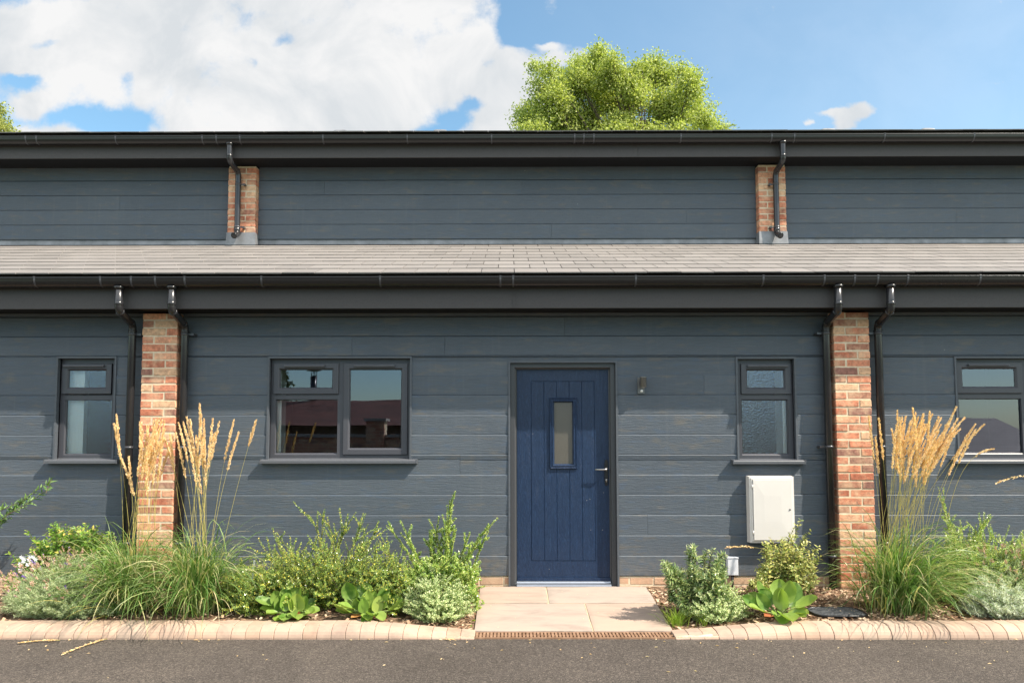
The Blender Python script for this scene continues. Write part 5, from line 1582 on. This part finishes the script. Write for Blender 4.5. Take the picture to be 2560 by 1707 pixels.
# round black grit-covered lid
c = P(2095, 1528, -.86); t = thing('access_cover', (c.x, -.86, bed(c.x, -.86)), 'dark gritty access cover with a black rim set in the bark by the grass', 'cover')
b = MB(); z_ = bed(c.x, -.86) + .014; n_ = 20; ang = [2 * math.pi * k / n_ for k in range(n_)]
X0, X1 = PX(2036, 1528, -.86), PX(2152, 1528, -.86); cx = (X0 + X1) / 2; rx = (X1 - X0) / 2 + .02
b.add([(cx + rx * math.copysign(abs(math.cos(a)) ** .5, math.cos(a)), -.86 + .13 * math.copysign(abs(math.sin(a)) ** .5, math.sin(a)) + .02, z_ + .002 * math.sin(a)) for a in ang], [tuple(range(n_))]); b.build('lid', M['manhole'], t)
b = MB(); b.sm = True
pts = [(cx + (rx + .008) * math.copysign(abs(math.cos(a)) ** .5, math.cos(a)), -.84 + .138 * math.copysign(abs(math.sin(a)) ** .5, math.sin(a)), z_) for a in ang]; pts.append(pts[0]); b.tube(pts, .008, 8, cap=False); b.build('rim', M['black'], t)

# plant label
c = P(636, 1412, -.62); t = thing('plant_label', (c.x, -.62, bed(c.x, -.62)), 'white plastic plant label stuck among the low shrub by the grass', 'label')
b = MB(); b.add([(c.x - .016, -.64, bed(c.x, -.62)), (c.x - .012, -.64, bed(c.x, -.62)), (c.x + .006, -.645, c.z - .03), (c.x - .012, -.640, c.z - .03), (c.x + .02, -.65, c.z + .045), (c.x + .002, -.645, c.z + .05),
                 (c.x - .016, -.639, bed(c.x, -.62)), (c.x - .012, -.639, bed(c.x, -.62)), (c.x + .006, -.644, c.z - .03), (c.x - .012, -.639, c.z - .03), (c.x + .02, -.649, c.z + .045), (c.x + .002, -.644, c.z + .05)],
                [(0, 1, 2, 3), (3, 2, 4, 5), (9, 8, 7, 6), (11, 10, 8, 9)]); b.build('card', M['petal'], t)

# scattered litter of small leaves and straw
b = MB()
for i in range(130):
    x = random.uniform(-5.5, 5.5); y = -1.27 - abs(random.gauss(0, .35)); z = ROAD_Z + .004
    if random.random() < .35: y = -1.25 - random.random() * .03
    a = random.uniform(0, 6.28); l = random.uniform(.006, .018); wd = l * random.uniform(.15, .5); c = Vector((x, y, z)); u = Vector((math.cos(a), math.sin(a), 0)); v_ = Vector((-u.y, u.x, .1))
    b.add([c - u * l, c - v_ * wd + Vector((0, 0, .003)), c + u * l, c + v_ * wd + Vector((0, 0, .004))], [(0, 1, 2, 3)])
for i in range(26):
    x = random.uniform(PL + .02, PR - .02); y = -random.uniform(.02, 1.05); z = pz(y) + .004
    a = random.uniform(0, 6.28); l = random.uniform(.004, .010); wd = l * .35; c = Vector((x, y, z)); u = Vector((math.cos(a), math.sin(a), 0)); v_ = Vector((-u.y, u.x, 0))
    b.add([c - u * l, c - v_ * wd, c + u * l, c + v_ * wd], [(0, 1, 2, 3)])
o = b.build('fallen_leaves', M['plume']); tag(o, 'tiny dry leaf and straw bits scattered on the asphalt and the path', 'debris', None, 'stuff')
# split branch twig by the drain
t = thing('dry_twig', (PX(1120, 1596, -1.26), -1.27, ROAD_Z), 'small bleached twig lying on the asphalt at the low end of the kerb', 'twig')
b = MB(); b.sm = True; c = Vector((PX(1118, 1598, -1.27), -1.275, ROAD_Z + .008))
for dx, dy in ((.07, -.015), (-.04, .01), (.05, .02), (.03, -.03)): b.tube([c, c + Vector((dx * .5, dy * .6, .006)), c + Vector((dx, dy, 0))], [.003, .0025, .001], 5)
b.build('branch', M['plume'], t)

# ---------------------------------------------------------------- what the panes reflect: across the road
def across_house(name, label, x0, x1, yfront, zeave, depth, rise, mat, flue=None, light=None):
    t = thing(name, ((x0 + x1) / 2, yfront, -.19), label, 'house')
    yb = yfront - 2 * depth; zr_ = zeave + rise
    b = MB(); b.box(x0 + .3, x1 - .3, yb + .3, yfront - .3, -.2, zeave)
    for xx in (x0 + .3, x1 - .3): b.add([(xx, yfront - .3, zeave), (xx, yb + .3, zeave), (xx, yfront - depth, zr_ - .1)], [(0, 1, 2)])
    b.build('wall', M['housebrick'], t)
    b = MB(); n_ = 16; g = 1 / n_
    for sgn in (1, -1):
        for k in range(n_):
            ya = yfront - depth * k * g if sgn == 1 else yb + depth * k * g; yb_ = yfront - depth * (k + 1) * g if sgn == 1 else yb + depth * (k + 1) * g
            za = zeave - .05 + rise * k * g; zb_ = zeave - .05 + rise * (k + 1) * g
            x = x0
            while x < x1:
                xx = min(x + .6, x1); b.add([(x, ya, za + .025), (xx, ya, za + .025), (xx, yb_, zb_ + .02), (x, yb_, zb_ + .02), (x, ya, za), (xx, ya, za)], [(0, 1, 2, 3), (4, 5, 1, 0)]); x += .6
    b.build('roof', mat, t)
    if flue:
        b = MB(); b.sm = True; fx, fy = flue; b.tube([(fx, fy, zr_ - .6), (fx, fy, zr_ + .95)], .13, 14); b.tube([(fx, fy, zr_ + 1.15), (fx, fy, zr_ + 1.18), (fx, fy, zr_ + 1.30)], [.28, .26, .02], 14)
        for a in range(4): b.tube([(fx + .1 * math.cos(a * 1.57), fy + .1 * math.sin(a * 1.57), zr_ + .9), (fx + .1 * math.cos(a * 1.57), fy + .1 * math.sin(a * 1.57), zr_ + 1.18)], .015, 5)
        b.build('chimney', M['pipe'], t)
    if light:
        lx, q = light; ya = yfront - depth * q; za = zeave + rise * q + .05
        b = MB(); b.box(lx - .4, lx + .4, ya - .35, ya + .35, za - .10, za + .12); b.build('skylight', M['glass'], t)
    return t


across_house('tiled_house', 'low red tiled house with a metal flue, mirrored in the wide window', -16.0, .6, -17.5, 1.68, 3.4, 1.02, M['redtile'], (-7.75, -20.9))
across_house('slated_house', 'low grey slated house with a skylight, mirrored behind the golden grass plumes', 2.2, 18.0, -15.5, .55, 3.8, 1.42, M['greytile'], None, (9.3, .45))
t = thing('garden_wall', (-5, -9.6, -.19), 'brick garden wall with a stone coping and a pier across the road, mirrored in the wide window', 'wall')
b = MB(); brickwork(b, -11, 4.0, -9.5, -.19, 1.30, course=.075, depth=.1)
bb = MB(); 
for (vx, vy, vz) in b.v: bb.v.append((vx, -19.1 - vy, vz))
bb.f = [f_[::-1] for f_ in b.f]; bb.m = b.m; bb.smooth = b.smooth; bb.cur = 1; bb.box(-11, 4.0, -9.8, -9.612, -.19, 1.29); bb.build('wall', [M['brick'], M['mortar']], t)
b = MB(); b.box(-11.05, 4.05, -9.86, -9.55, 1.30, 1.37); b.build('coping', M['copingstone'], t)
pxx = -3.35
b = MB(); brickwork(b, pxx, pxx + .44, -9.5, -.19, 1.68, depth=.1); bb = MB()
for (vx, vy, vz) in b.v: bb.v.append((vx, -18.98 - vy, vz))
bb.f = [f_[::-1] for f_ in b.f]; bb.m = b.m; bb.smooth = b.smooth; bb.cur = 1; bb.box(pxx + .006, pxx + .434, -9.93, -9.49, -.19, 1.675); bb.build('pier', [M['brick'], M['mortar']], t)
b = MB(); b.box(pxx - .05, pxx + .49, -9.98, -9.42, 1.68, 1.75); b.build('pier_cap', M['copingstone'], t)


def far_tree(label, x, y, h, r, n_, cone=False, mat='darkleaf'):
    t = thing('garden_tree', (x, y, -.19), label, 'tree'); cr = MB(); tr = MB()
    stem_tube(tr, path((x, y, -.3), (x, y, h * .4), (x, y, h * .9), 6), .16, .03, 8)
    q = rng.random(n_); hh = h * (.15 + .85 * q)
    rr_ = r * ((1 - q) ** .8 + .05 if cone else np.sqrt(np.maximum(0, 1 - (2 * q - 1) ** 2)) + .05)
    a = rng.uniform(0, 6.283, n_); k = np.sqrt(rng.random(n_)) * rr_ * (1 + .3 * np.sin(hh * 3 + a * 2))
    leaf_batch(cr, np.c_[x + k * np.cos(a), y + k * np.sin(a), hh], rng.normal(0, 1, (n_, 3)), rng.normal(0, 1, (n_, 3)), .22, .12)
    tr.build('trunk', M['bark'], t); cr.build('crown', M[mat], t)


far_tree('tall narrow evergreen across the road, mirrored at the side of the wide window', -10.1, -23.0, 9.0, .95, 5000, True)
far_tree('round tree behind the grey slated house, mirrored behind the golden grass plumes', 15.2, -25.0, 5.2, 2.6, 7000)
